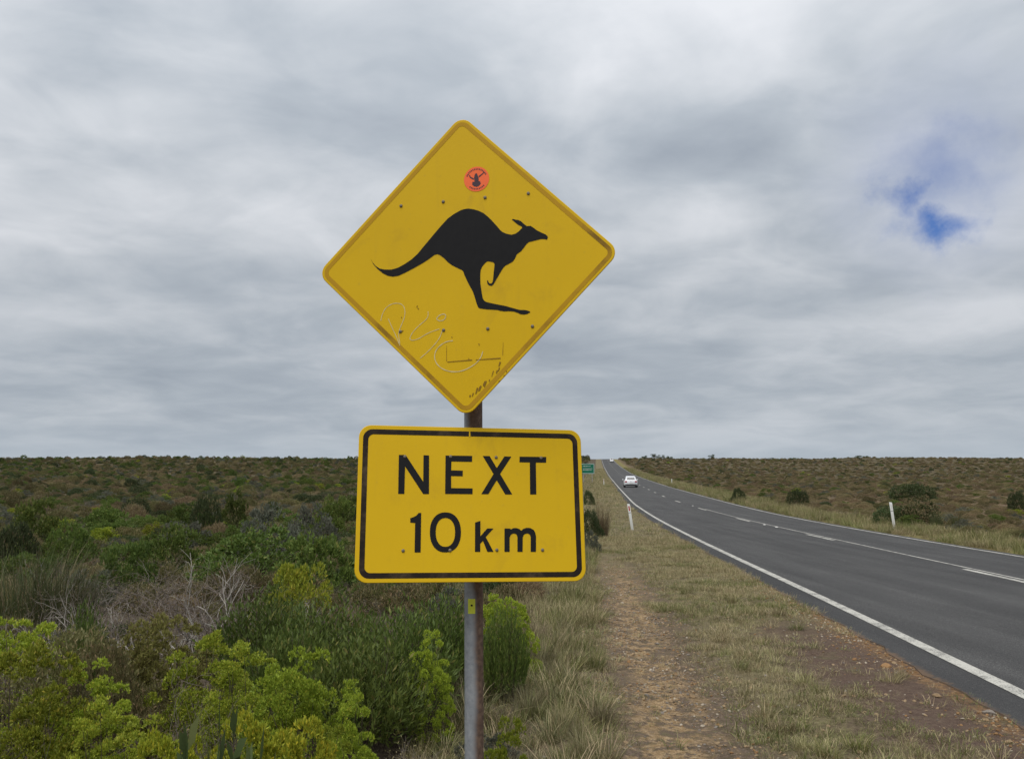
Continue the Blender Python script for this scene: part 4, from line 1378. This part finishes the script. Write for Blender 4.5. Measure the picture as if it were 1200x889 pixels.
def stroke_bm(bm, line, wd, y):
    """flat brush stroke along a smoothed line"""
    P = np.array(line, float)
    for _ in range(2):
        if len(P) > 2:
            Q = [P[0]]
            for i in range(len(P) - 1):
                Q += [P[i] * .75 + P[i + 1] * .25, P[i] * .25 + P[i + 1] * .75]
            P = np.array(Q + [P[-1]])
    T = np.gradient(P, axis=0)
    Nn = np.stack([-T[:, 1], T[:, 0]], -1)
    Nn /= np.maximum(np.linalg.norm(Nn, axis=1, keepdims=True), 1e-9)
    ww = wd * (.6 + .5 * np.abs(np.sin(np.arange(len(P)) * .9)))[:, None]
    a = [bm.verts.new((p[0], y, p[1])) for p in P - Nn * ww / 2]
    b = [bm.verts.new((p[0], y, p[1])) for p in P + Nn * ww / 2]
    for i in range(len(P) - 1):
        f = bm.faces.new((a[i], a[i + 1], b[i + 1], b[i]))
        f.normal_update()
        if f.normal.y > 0:
            f.normal_flip()


def dome_rivet(parent, p, r=.0058):
    bm = bmesh.new()
    bmesh.ops.create_uvsphere(bm, u_segments=10, v_segments=6, radius=r)
    bmesh.ops.transform(bm, matrix=Matrix.Diagonal((1, .45, 1, 1)), verts=bm.verts)
    bm_obj('rivet', bm, M_ALU, parent, True, (p[0], -.0015, p[1]))


def rot_frame(R, T):
    m = Matrix(R).to_4x4()
    m.translation = Vector(T)
    return m


POLE_A, POLE_B = Vector((-.115, 2.905, -.35)), Vector((-.141, 2.955, 2.80))
pole_dir = (POLE_B - POLE_A).normalized()


def pole_at(z):
    return POLE_A + (POLE_B - POLE_A) * ((z - POLE_A.z) / (POLE_B.z - POLE_A.z))


root = bpy.data.objects.new('warning_sign', None)
COL.objects.link(root)
foot = pole_at(float(land(-.117, 2.91)))
root.location = foot
tag(root, 'yellow diamond kangaroo warning sign above a NEXT 10 km plate on a rusty pole', 'road sign')
inv = Matrix.Translation(-foot)
# pole
bm = bmesh.new()
L_ = (POLE_B - POLE_A).length
bmesh.ops.create_cone(bm, cap_ends=True, segments=32, radius1=.0315, radius2=.0315, depth=L_)
bmesh.ops.translate(bm, vec=(0, 0, L_ / 2), verts=bm.verts)
pole = bm_obj('pole', bm, M_POLE, root, True)
q = pole_dir.to_track_quat('Z', 'Y').to_matrix().to_4x4()
# keep local x pointing right
zax = pole_dir
xax = Vector((1, 0, 0)) - zax * zax.x
xax.normalize()
yax = zax.cross(xax)
mp = Matrix((xax, yax, zax)).transposed().to_4x4()
mp.translation = POLE_A - foot
pole.matrix_local = mp
bm = bmesh.new()
r_ = .0322
z0, z1 = 1.592, 1.640
for k in range(5):
    a0 = math.radians(-124 + 9 * k)
    a1 = math.radians(-124 + 9 * (k + 1))
    vs = [bm.verts.new((r_ * math.cos(a), r_ * math.sin(a), z)) for a, z in ((a0, z0), (a1, z0), (a1, z1), (a0, z1))]
    bm.faces.new(vs)
bm_obj('pole_tag', bm, simple('tag_lime', (.62, .66, .05), .5), pole, loc=(0, 0, -.0))
bm = bmesh.new()
for k in range(2):
    a0 = math.radians(-106 + 6 * k)
    a1 = a0 + math.radians(6)
    vs = [bm.verts.new(((r_ + .0006) * math.cos(a), (r_ + .0006) * math.sin(a), z)) for a, z in ((a0, 1.616), (a1, 1.616), (a1, 1.622), (a0, 1.622))]
    bm.faces.new(vs)
bm_obj('tag_print', bm, M_BLACK, pole)

# diamond panel
hD = .75 / math.sqrt(2)
dia = [(0, hD), (hD, 0), (0, -hD), (-hD, 0)]
panel = bm_obj('diamond_panel', plate_mesh(rounded(dia, .042), .0035), M_SIGN, root, False)
panel.matrix_local = inv @ rot_frame(DIAMOND_R, DIAMOND_T)
panel['label'] = 'yellow diamond panel with a black leaping kangaroo'


def scaled(poly, d):
    return rounded([(x * (1 - d / hD * math.sqrt(2)), z * (1 - d / hD * math.sqrt(2))) for x, z in poly], max(.012, .042 - d))


bm_obj('faded_border', ring_bm(scaled(dia, .010), scaled(dia, .024), -.0006), M_RIM, panel)
bm_obj('kangaroo_silhouette', flat(KANGAROO, -.0009), M_BLACK, panel)
for p in RIVETS_D:
    dome_rivet(panel, p)
bm = bmesh.new()
for i, ln_ in enumerate(SCRIBBLES):
    stroke_bm(bm, ln_, .0032 if i in (3, 5) else .0024, -.0007 - .00006 * i)
o = bm_obj('scribble', bm, M_CHALK, panel)
o['kind'] = 'stuff'
bm = bmesh.new()
for i, ln_ in enumerate(SCRAPES):
    stroke_bm(bm, ln_, .0035 if i < 2 else .0015, -.0012)
for p in CHIPS:
    a = rng.uniform(0, 3.1)
    d_ = rng.uniform(.003, .007)
    stroke_bm(bm, [(p[0], p[1]), (p[0] + d_ * math.cos(a), p[1] + d_ * math.sin(a))], .0035, -.0013)
for k in range(13):      # scuffs near the lower tip
    q = rng.uniform(0, 1)
    a = (.015 + .11 * q + rng.normal() * .004, -.478 + .105 * q + abs(rng.normal()) * .012)
    d_ = rng.uniform(.006, .020)
    stroke_bm(bm, [a, (a[0] + d_ * .35, a[1] + d_)], rng.uniform(.002, .006), -.0011 - k * .00003)
o = bm_obj('scrapes', bm, M_SCRATCH, panel)
o['kind'] = 'stuff'
# round orange sticker with dark print: a ring of tiny unreadable letters round a small figure
SX, SZ, SR = .0496, .2925, .0445
bm = bmesh.new()
vs = [bm.verts.new((SX + SR * math.cos(a), -.0008, SZ + SR * math.sin(a))) for a in np.linspace(0, 2 * math.pi, 40, endpoint=False)]
f = bm.faces.new(vs)
f.normal_update()
if f.normal.y > 0:
    f.normal_flip()
st = bm_obj('sticker', bm, M_ORANGE, panel)
bm = bmesh.new()


def blot(poly):
    vs = [bm.verts.new((SX + x * SR, -.0012, SZ + z * SR)) for x, z in poly]
    f = bm.faces.new(vs)
    f.normal_update()
    if f.normal.y > 0:
        f.normal_flip()


for a in list(np.radians(np.arange(24, 160, 9.5))) + list(np.radians(np.arange(228, 318, 9.5))):
    c, s_ = math.cos(a), math.sin(a)
    w_, h_ = .045, .06
    blot([(.80 * c - w_ * s_ - h_ * c, .80 * s_ + w_ * c - h_ * s_), (.80 * c - w_ * s_ + h_ * c, .80 * s_ + w_ * c + h_ * s_), (.80 * c + w_ * s_ * .4 + h_ * c, .80 * s_ - w_ * c * .4 + h_ * s_), (.80 * c + w_ * s_ - h_ * c, .80 * s_ - w_ * c - h_ * s_)])
blot([(-.32, -.20), (.28, -.20), (.33, -.38), (.22, -.56), (0, -.64), (-.2, -.58), (-.36, -.42)])
blot([(-.16, -.19), (.18, -.19), (.16, .10), (.05, .42), (-.03, .48), (-.13, .38), (-.2, .12)])
blot([(-.20, .06), (-.46, .22), (-.52, .38), (-.60, .34), (-.52, .14), (-.24, -.06)])
blot([(.18, .10), (.42, .26), (.62, .44), (.58, .50), (.36, .34), (.16, .22)])
bm_obj('sticker_print', bm, simple('print_dark', (.05, .02, .03), .6), panel)
# rails and clamps behind the panel
def rails(panel_o, zs, half, frame):
    for z in zs:
        bm = bmesh.new()
        box(bm, (0, .0035 + .0125, z), (half * 2, .025, .034), bev=.002)
        bm_obj('rail', bm, M_ZINC, panel_o)
        wz = frame @ Vector((0, 0, z))
        pc = frame.inverted() @ pole_at(wz.z)
        bm = bmesh.new()
        box(bm, ((pc.x), (.027 + pc.y) / 2, z), (.085, abs(pc.y - .027) + .03, .030), bev=.002)
        bm_obj('clamp', bm, M_ZINC, panel_o)


rails(panel, (.155, -.150), .30, rot_frame(DIAMOND_R, DIAMOND_T))

# lower plate
hw, hh = PLATE_W / 2, PLATE_H / 2
rect = [(-hw, hh), (hw, hh), (hw, -hh), (-hw, -hh)]
plate = bm_obj('distance_plate', plate_mesh(rounded(rect, .040), .0035), M_SIGN, root, False)
plate.matrix_local = inv @ rot_frame(PLATE_R, PLATE_T)
plate['label'] = 'yellow rectangular plate reading NEXT 10 km'


def inset(d, r):
    return rounded([(-hw + d, hh - d), (hw - d, hh - d), (hw - d, -hh + d), (-hw + d, -hh + d)], r)


bmr = ring_bm(inset(.0135, .031), inset(.0305, .018), -.0006)
bm_obj('border', bmr, M_WORN, plate)
bm = bmesh.new()
stroke_bm(bm, [(-.010, hh - .0125), (-.010, hh - .0315)], .0055, -.0010)
bm_obj('border_gap', bm, M_SIGN, plate)
for ch, poly in LETTERS.items():
    bm_obj('letter', flat(poly, -.0009), M_BLACK, plate)
bm_obj('letter', ring_bm(ZERO_OUT, ZERO_IN, -.0009), M_BLACK, plate)
for p in RIVETS_P:
    dome_rivet(plate, p, .0055)
rails(plate, (.150, -.165), .30, rot_frame(PLATE_R, PLATE_T))


# ------------------------------------------------------------------ guide posts
M_WHITE = simple('post_white', (.66, .66, .63), .5, var=.08, scale=12)
M_RED = simple('reflector_red', (.42, .02, .018), .25, spec=.6)
M_GREYBAND = simple('post_band', (.16, .16, .16), .6)


def guide_post(X, Y, h, label, red, lean=0.0, rz=0.0):
    e = bpy.data.objects.new('guide_post', None)
    COL.objects.link(e)
    e.location = gpt(X, Y, -.02)
    e.rotation_euler = (0.0, lean, rz)
    tag(e, label, 'guide post', 'white guide posts along the road')
    bm = bmesh.new()
    box(bm, (0, 0, h / 2), (.105, .035, h), bev=.004)
    # a sloping, rounded cap
    for v in bm.verts:
        if v.co.z > h * .98:
            v.co.z -= (v.co.x + .05) * .25
    bm_obj('post', bm, M_WHITE, e, True)
    bm = bmesh.new()
    box(bm, (0, -.0185, h - .19), (.050, .006, .19), bev=.003)
    bm_obj('reflector', bm, M_RED if red else M_WHITE, e)
    bm = bmesh.new()
    box(bm, (0, 0, h - .36), (.109, .039, .018))
    bm_obj('band', bm, M_GREYBAND, e)


guide_post(.1 * 34.3 + 1.35, 34.3, 1.06, 'white guide post with red reflector on the verge beside brown tussock', True, math.radians(-8))
guide_post(.1 * 34.3 + 11.75, 34.3, 1.10, 'white guide post without red in front of the speckled bush', False, math.radians(-6))
guide_post(.1 * 128 + .9, 128, 1.0, 'small far white guide post on the verge below the green sign', True, math.radians(-3))
guide_post(.1 * 128 + 11.0, 128, 1.0, 'small far white guide post across the road from the car', False)

# ------------------------------------------------------------------ green direction sign
M_GRN = simple('sign_green', (.006, .13, .075), .45, var=.15, scale=3)
M_SWHITE = simple('sign_white', (.62, .64, .62), .5)
gx, gy = .1 * 150 - 1.75, 150.0
e = bpy.data.objects.new('direction_sign', None)
COL.objects.link(e)
e.location = gpt(gx, gy, -.05)
tag(e, 'green direction sign with white border on two posts on the left verge', 'road sign')
zc = EYE + (556 - 549) / 1000 * gy - e.location.z
W_, H_ = 2.3, 1.80
bm = bmesh.new()
box(bm, (0, 0, zc), (W_, .05, H_), bev=.008)
pn = bm_obj('panel', bm, M_GRN, e)
bm = bmesh.new()
for c, s_ in (((0, -.03, zc + H_ / 2 - .07), (W_ - .08, .012, .06)), ((0, -.03, zc - H_ / 2 + .07), (W_ - .08, .012, .06)),
              ((-W_ / 2 + .07, -.03, zc), (.06, .0124, H_ - .2)), ((W_ / 2 - .07, -.03, zc), (.06, .0124, H_ - .2))):
    box(bm, c, s_)
o = bm_obj('border', bm, M_SWHITE, pn)
bm = bmesh.new()
for k, (z, lo, hi) in enumerate(((.45, -.8, .55), (.02, -.75, .8), (-.22, -.8, .6))):
    x = lo
    while x < hi:
        wl = random.uniform(.07, .13)
        if k == 1:
            box(bm, (x, -.03, zc + z), (.15, .012, .05))
        else:
            box(bm, (x, -.03, zc + z), (wl * .55, .012, random.uniform(.13, .20)))
        x += wl + .05
o = bm_obj('lettering', bm, M_SWHITE, pn)
o['kind'] = 'stuff'
for sx_ in (-.75, .75):
    bm = bmesh.new()
    cyl(bm, (sx_, .06, -.2), (sx_, .06, zc + H_ / 2 - .1), .045, seg=10)
    bm_obj('post', bm, M_ZINC, e, True)

# ------------------------------------------------------------------ vehicles
M_CAR = simple('car_white', (.74, .75, .77), .28, spec=.5, var=.03, scale=2, coat=.4)
M_GLASS = simple('car_glass', (.018, .022, .027), .08, spec=.7, var=.1)
M_TYRE = simple('tyre', (.018, .018, .018), .85)
M_RIMM = simple('wheel_rim', (.42, .42, .43), .35, .7)
M_TAIL = simple('tail_light', (.36, .012, .014), .2, spec=.6)
M_HEAD = simple('head_light', (.78, .79, .80), .12, spec=.8)
M_TRIM = simple('car_trim', (.02, .02, .021), .6)
M_PLATE = simple('number_plate', (.62, .62, .58), .5)


def loft(bm, secs):
    """sections: list of rings (lists of points) of equal length, closed round, capped"""
    rings = [[bm.verts.new(p) for p in s] for s in secs]
    n = len(rings[0])
    for a, b in zip(rings[:-1], rings[1:]):
        for i in range(n):
            j = (i + 1) % n
            bm.faces.new((a[i], a[j], b[j], b[i]))
    bm.faces.new(list(reversed(rings[0])))
    bm.faces.new(rings[-1])
    bmesh.ops.recalc_face_normals(bm, faces=bm.faces)


def sec(y, hw, z0, zs, z1, top_in):
    """body section, rounded shoulders: half width, sill, shoulder, deck"""
    pts = [(-hw * .86, z0), (-hw * .97, z0 + .10), (-hw, (z0 + zs) / 2), (-hw * .975, zs), (-hw * (1 - top_in), z1)]
    ring = [(x, y, z) for x, z in pts] + [(-x, y, z) for x, z in reversed(pts)]
    return ring


def vehicle(name, label, X, Y, rz, van=False):
    """front towards +y before turning"""
    e = bpy.data.objects.new(name, None)
    COL.objects.link(e)
    u = X - .1 * Y
    slope = float(prof(Y + 2) - prof(Y - 2)) / 4
    e.location = (X, Y, float(road_z(u, Y)))
    e.rotation_euler = (math.atan(slope) * (1 if abs(rz) < 1.6 else -1), 0, rz)
    tag(e, label, 'van' if van else 'car')
    if van:
        Lh, hw, belt, roof, z0, r_w = 2.45, .97, 1.22, 2.15, .25, .35
        body = [(-2.45, .90, .42, .9, 1.20), (-2.38, .96, .28, .95, 1.22), (-1.0, .97, .25, .95, 1.22), (1.2, .97, .25, .95, 1.22), (1.7, .96, .25, .92, 1.15), (2.3, .92, .28, .85, .98), (2.45, .82, .38, .75, .88)]
        gh = [(-2.40, .93, 1.20, .84, 2.02), (-2.25, .94, 1.21, .86, 2.12), (.3, .94, 1.21, .86, 2.15), (.95, .93, 1.20, .82, 2.08), (1.30, .92, 1.18, .76, 1.82), (1.78, .90, 1.12, .70, 1.16)]
        ax = (-1.5, 1.55)
    else:
        Lh, hw, belt, roof, z0, r_w = 2.1, .88, .93, 1.47, .20, .315
        body = [(-2.10, .76, .42, .70, .86), (-2.04, .84, .26, .80, .95), (-1.75, .88, .20, .86, .97), (-.8, .89, .19, .86, .95), (.6, .89, .19, .84, .93), (1.2, .88, .20, .80, .90), (1.75, .85, .22, .70, .80), (2.02, .78, .26, .60, .70), (2.10, .68, .36, .52, .60)]
        gh = [(-1.98, .74, .93, .62, .96), (-1.62, .77, .93, .60, 1.36), (-1.35, .78, .93, .60, 1.45), (-.4, .79, .92, .62, 1.49), (.3, .79, .92, .60, 1.44), (.62, .78, .91, .56, 1.32), (1.28, .76, .88, .62, .90)]
        ax = (-1.28, 1.30)
    bm = bmesh.new()
    loft(bm, [sec(y, h_, a, b, c, .07) for y, h_, a, b, c in body])
    ed = [x for x in bm.edges if x.calc_length() > .2]
    bo = bm_obj('body', bm, M_CAR, e, True)
    bm = bmesh.new()
    loft(bm, [[(-a, y, z0_ - .03), (-a, y, z0_), (-b, y, z1_ - .05), (-b * .82, y, z1_), (b * .82, y, z1_), (b, y, z1_ - .05), (a, y, z0_), (a, y, z0_ - .03)] for y, a, z0_, b, z1_ in gh])
    bm_obj('cabin', bm, M_CAR, e, True)

    def pane(nm, pts, off):
        bm = bmesh.new()
        vs = [bm.verts.new(Vector(p) + Vector(off)) for p in pts]
        f = bm.faces.new(vs)
        r = bmesh.ops.extrude_face_region(bm, geom=[f])
        bmesh.ops.translate(bm, vec=Vector(off) * 1.0, verts=[v for v in r['geom'] if isinstance(v, bmesh.types.BMVert)])
        bmesh.ops.recalc_face_normals(bm, faces=bm.faces)
        return bm_obj(nm, bm, M_GLASS, e)
    # rear window between the first two cabin sections, windscreen between the last two
    def across(i, j, k0, k1, inset_):
        (y0, a0, z00, b0, z01), (y1, a1, z10, b1, z11) = gh[i], gh[j]
        def at_(k):
            return (y0 + (y1 - y0) * k, b0 + (b1 - b0) * k, z01 + (z11 - z01) * k)
        p0, p1 = at_(k0), at_(k1)
        return [(-p0[1] * inset_, p0[0], p0[2]), (p0[1] * inset_, p0[0], p0[2]), (p1[1] * inset_, p1[0], p1[2]), (-p1[1] * inset_, p1[0], p1[2])]
    if van:
        pane('rear_window', [(-.68, -2.41, 1.38), (.68, -2.41, 1.38), (.62, -2.41, 1.86), (-.62, -2.41, 1.86)], (0, -.012, 0))
        pane('windscreen', across(4, 5, .06, .94, .80) , (0, .014, .012))
        pane('windscreen_top', across(3, 4, .15, 1.0, .80), (0, .014, .012))
    else:
        pane('rear_window', across(0, 1, .14, .92, .80), (0, -.014, .010))
        pane('windscreen', across(5, 6, .05, .92, .80), (0, .012, .014))
    for sd in (-1, 1):
        y_a, y_b = gh[1][0] + .25, gh[-2][0] + .25
        a_, b_, za, zb = gh[2][1], gh[2][3], gh[2][2] + .05, gh[2][4] - .12
        k = .93
        pane('side_window', [(sd * a_ * .995, y_a - .1, za), (sd * a_ * .995, y_b + (.35 if not van else .3), za), (sd * (b_ + .02), y_b - .25, zb), (sd * (b_ + .02), y_a + .1, zb)], (sd * .012, 0, .002))
    for sy in ax:
        for sd in (-1, 1):
            bm = bmesh.new()
            cyl(bm, (sd * (hw - .21), sy, r_w), (sd * (hw + .012), sy, r_w), r_w, seg=22)
            ty = bm_obj('wheel', bm, M_TYRE, e, True)
            bm = bmesh.new()
            cyl(bm, (sd * (hw - .05), sy, r_w), (sd * (hw + .022), sy, r_w), r_w * .62, r_w * .55, seg=16)
            bm_obj('rim', bm, M_RIMM, ty, True)
    back = -Lh
    for sd in (-1, 1):
        bm = bmesh.new()
        if van:
            box(bm, (sd * .84, back + .02, 1.10), (.10, .06, .34), bev=.01)
        else:
            box(bm, (sd * .655, back + .02, .77), (.26, .12, .18), bev=.02)
        bm_obj('tail_light', bm, M_TAIL, e)
        bm = bmesh.new()
        if van:
            box(bm, (sd * .72, 2.36, .80), (.26, .14, .16), bev=.02)
        else:
            box(bm, (sd * .64, 1.98, .62), (.26, .16, .13), bev=.02)
        bm_obj('headlight', bm, M_HEAD, e)
        bm = bmesh.new()
        box(bm, (sd * (hw + .09), gh[-2][0] + (.0 if van else .15), gh[-2][2] + .10), (.16, .08, .13), bev=.02)
        bm_obj('mirror', bm, M_CAR, e)
    bm = bmesh.new()
    box(bm, (0, back + .06, .36), (1.50, .16, .14), bev=.02)
    bm_obj('bumper', bm, M_TRIM, e)
    bm = bmesh.new()
    box(bm, (0, Lh - .05, .42), (1.3, .14, .20), bev=.02)
    bm_obj('grille', bm, M_TRIM, e)
    bm = bmesh.new()
    box(bm, (0, back - .022, .58 if not van else .66), (.37, .03, .11), bev=.004)
    bm_obj('number_plate', bm, M_PLATE, e)
    bm = bmesh.new()
    box(bm, (0, back - .0, .78 if not van else 1.0), (.11, .05, .075), bev=.012)
    bm_obj('badge', bm, M_TRIM, e)
    return e


ang = -math.atan(.1)
vehicle('hatchback_car', 'white hatchback driving away in the left lane, seen from behind', .1 * 115.5 + 4.35, 115.5, ang)
vehicle('oncoming_van', 'tiny white van coming over the crest of the road', .1 * 470 + 7.6, 470, math.pi + ang, True)

# ------------------------------------------------------------------ trees on the skyline
def small_tree(x, Y, h, wd, label):
    X = at_px(x, Y)
    g = float(land(X, Y))
    leaf, wood = Bag(), Bag()
    wood.add(tube([(0, 0, -.3), (.1, 0, h * .3), (0, .1, h * .6)], .14, .06, 6))
    for c in range(9):
        cpos = np.array([rng.uniform(-.5, .5) * wd, rng.uniform(-.5, .5) * wd, h * rng.uniform(.2, .9)])
        wood.add(tube([(0.05, 0, h * .25), cpos * [.5, .5, .8], cpos], .06, .02, 4))
        k = 110
        d = unit(rng.normal(size=(k, 3)))
        P = cpos + d * rng.uniform(.2, 1, (k, 1)) * np.array([wd * .26, wd * .26, h * .16])
        leaf.add(leaves(P, d + np.array([0, 0, .4]), rnd(k, .25, .5), .16))
    e = thing('skyline_tree', label, 'tree', 'small trees on the skyline', (X, Y, g), 0, [('crown', leaf.mesh('crown', M_DARK)), ('trunk', wood.mesh('trunk', M_WOOD))])


for x, h, wd in ((754, 2.2, 4.0), (766, 3.4, 4.4), (774, 2.9, 4.0), (784, 2.2, 3.2), (833, 3.4, 3.6), (1004, 2.2, 3.6), (992, 1.7, 3.0), (1014, 1.8, 3.2)):
    small_tree(x, 585, h, wd, 'small dark tree standing on the skyline right of the road')

# ------------------------------------------------------------------ stones and grit
def stone_build(c0, c1):
    def b(t):
        oc = t.add('ShaderNodeTexCoord').outputs['Object']
        ob = t.add('ShaderNodeObjectInfo').outputs['Random']
        n = t.noise(oc, 3.0, 5, .6)
        return principled(t, t.mix(t.math('MULTIPLY_ADD', ob, .5, t.math('MULTIPLY', n, .55), clamp=True), c0, c1), .9, 0, .15, n, .1, .5)
    return b


M_ST = [mat('stone_tan', stone_build((.20, .13, .07), (.42, .31, .19))), mat('stone_grey', stone_build((.12, .10, .085), (.34, .30, .26))), mat('stone_orange', stone_build((.19, .10, .045), (.38, .23, .11))), mat('stone_pale', stone_build((.30, .25, .18), (.52, .45, .36)))]


def stone_mesh(m_):
    bm = bmesh.new()
    bmesh.ops.create_icosphere(bm, subdivisions=2, radius=1)
    a, b, c = rng.normal(size=3), rng.normal(size=3), rng.normal(size=3)
    for v in bm.verts:
        d = np.array(v.co)
        k = 1 + .16 * math.sin(d @ a * 2.3 + 1) + .13 * math.sin(d @ b * 3.7) + .08 * math.sin(d @ c * 6)
        v.co = Vector(d * k * np.array([1.0, .8, .5]))
    me = bpy.data.meshes.new('stone')
    bm.to_mesh(me)
    bm.free()
    me.materials.append(m_)
    return me


ST = [stone_mesh(M_ST[i]) for i in (0, 1, 2, 0, 3, 2, 3)]
n = 22000
y = 3.2 + 17 * rng.uniform(0, 1, n) ** 1.5
s = np.where(rng.uniform(0, 1, n) < .62, 2.5 + rng.normal(size=n) * .34, np.where(rng.uniform(0, 1, n) < .5, np.abs(rng.normal(size=n)) * .22 - .03, rng.uniform(0, 3.4, n)))
x = seal_l(y) - s + .1 * y
keepm = (vnoise(x / .5, y / .5, 51) + .5 * vnoise(x / 1.4, y / 1.4, 52) + rng.normal(size=n) * .25 > -.1) & (s > -.05)
x, y, s = x[keepm], y[keepm], s[keepm]
m_ = len(x)
sz_ = .004 + .013 * rng.uniform(0, 1, m_) ** 3 + (rng.uniform(0, 1, m_) < .035) * rng.uniform(.004, .014, m_)
pk = np.where(s < .5, rng.choice([2, 5, 0, 0, 6], m_), rng.choice([0, 1, 3, 3, 0, 1, 3, 6, 2, 0], m_))
scatter_obj('gravel', np.stack([x, y, land(x, y) + sz_ * .15], -1), rng.uniform(0, 6.28, (m_, 3)) * np.array([.08, .08, 1]), np.stack([sz_, sz_, sz_], -1), pk, ST, 'loose tan gravel on the path and along the edge of the seal', 'gravel')
for i, (px_, py_, sz1, lb) in enumerate([
        (1081, 811, .040, 'pale tan stone at the rim of the asphalt'), (1138, 830, .045, 'orange tan stone half buried beside the asphalt'), (1025, 777, .055, 'flat tan stone on orange earth near the seal'),
        (864, 860, .022, 'small pale stone on bare brown earth'), (815, 833, .02, 'small white stone beside the dirt path'), (800, 884, .07, 'orange rock poking out of the dirt path'),
        (752, 798, .032, 'pale stone in the middle of the dirt path'), (765, 745, .034, 'flat pale stone farther along the dirt path'), (776, 720, .03, 'tan stone on the path among brown earth')]):
    Y = (EYE + .2) / ((py_ - 556) / 1000)
    Y = (EYE - float(prof(Y)) + .04) / ((py_ - 556) / 1000)
    X = at_px(px_, Y)
    o = obj('stone', ST[i % 6], None, gpt(X, Y, sz1 * .12), (rng.uniform(-.2, .2), rng.uniform(-.2, .2), rng.uniform(0, 6)))
    o.scale = (sz1, sz1, sz1)
    tag(o, lb, 'stone')

SC.cycles.use_denoising = True
SC.cycles.max_bounces = 6
SC.cycles.diffuse_bounces = 3
SC.cycles.transmission_bounces = 3
SC.cycles.glossy_bounces = 2
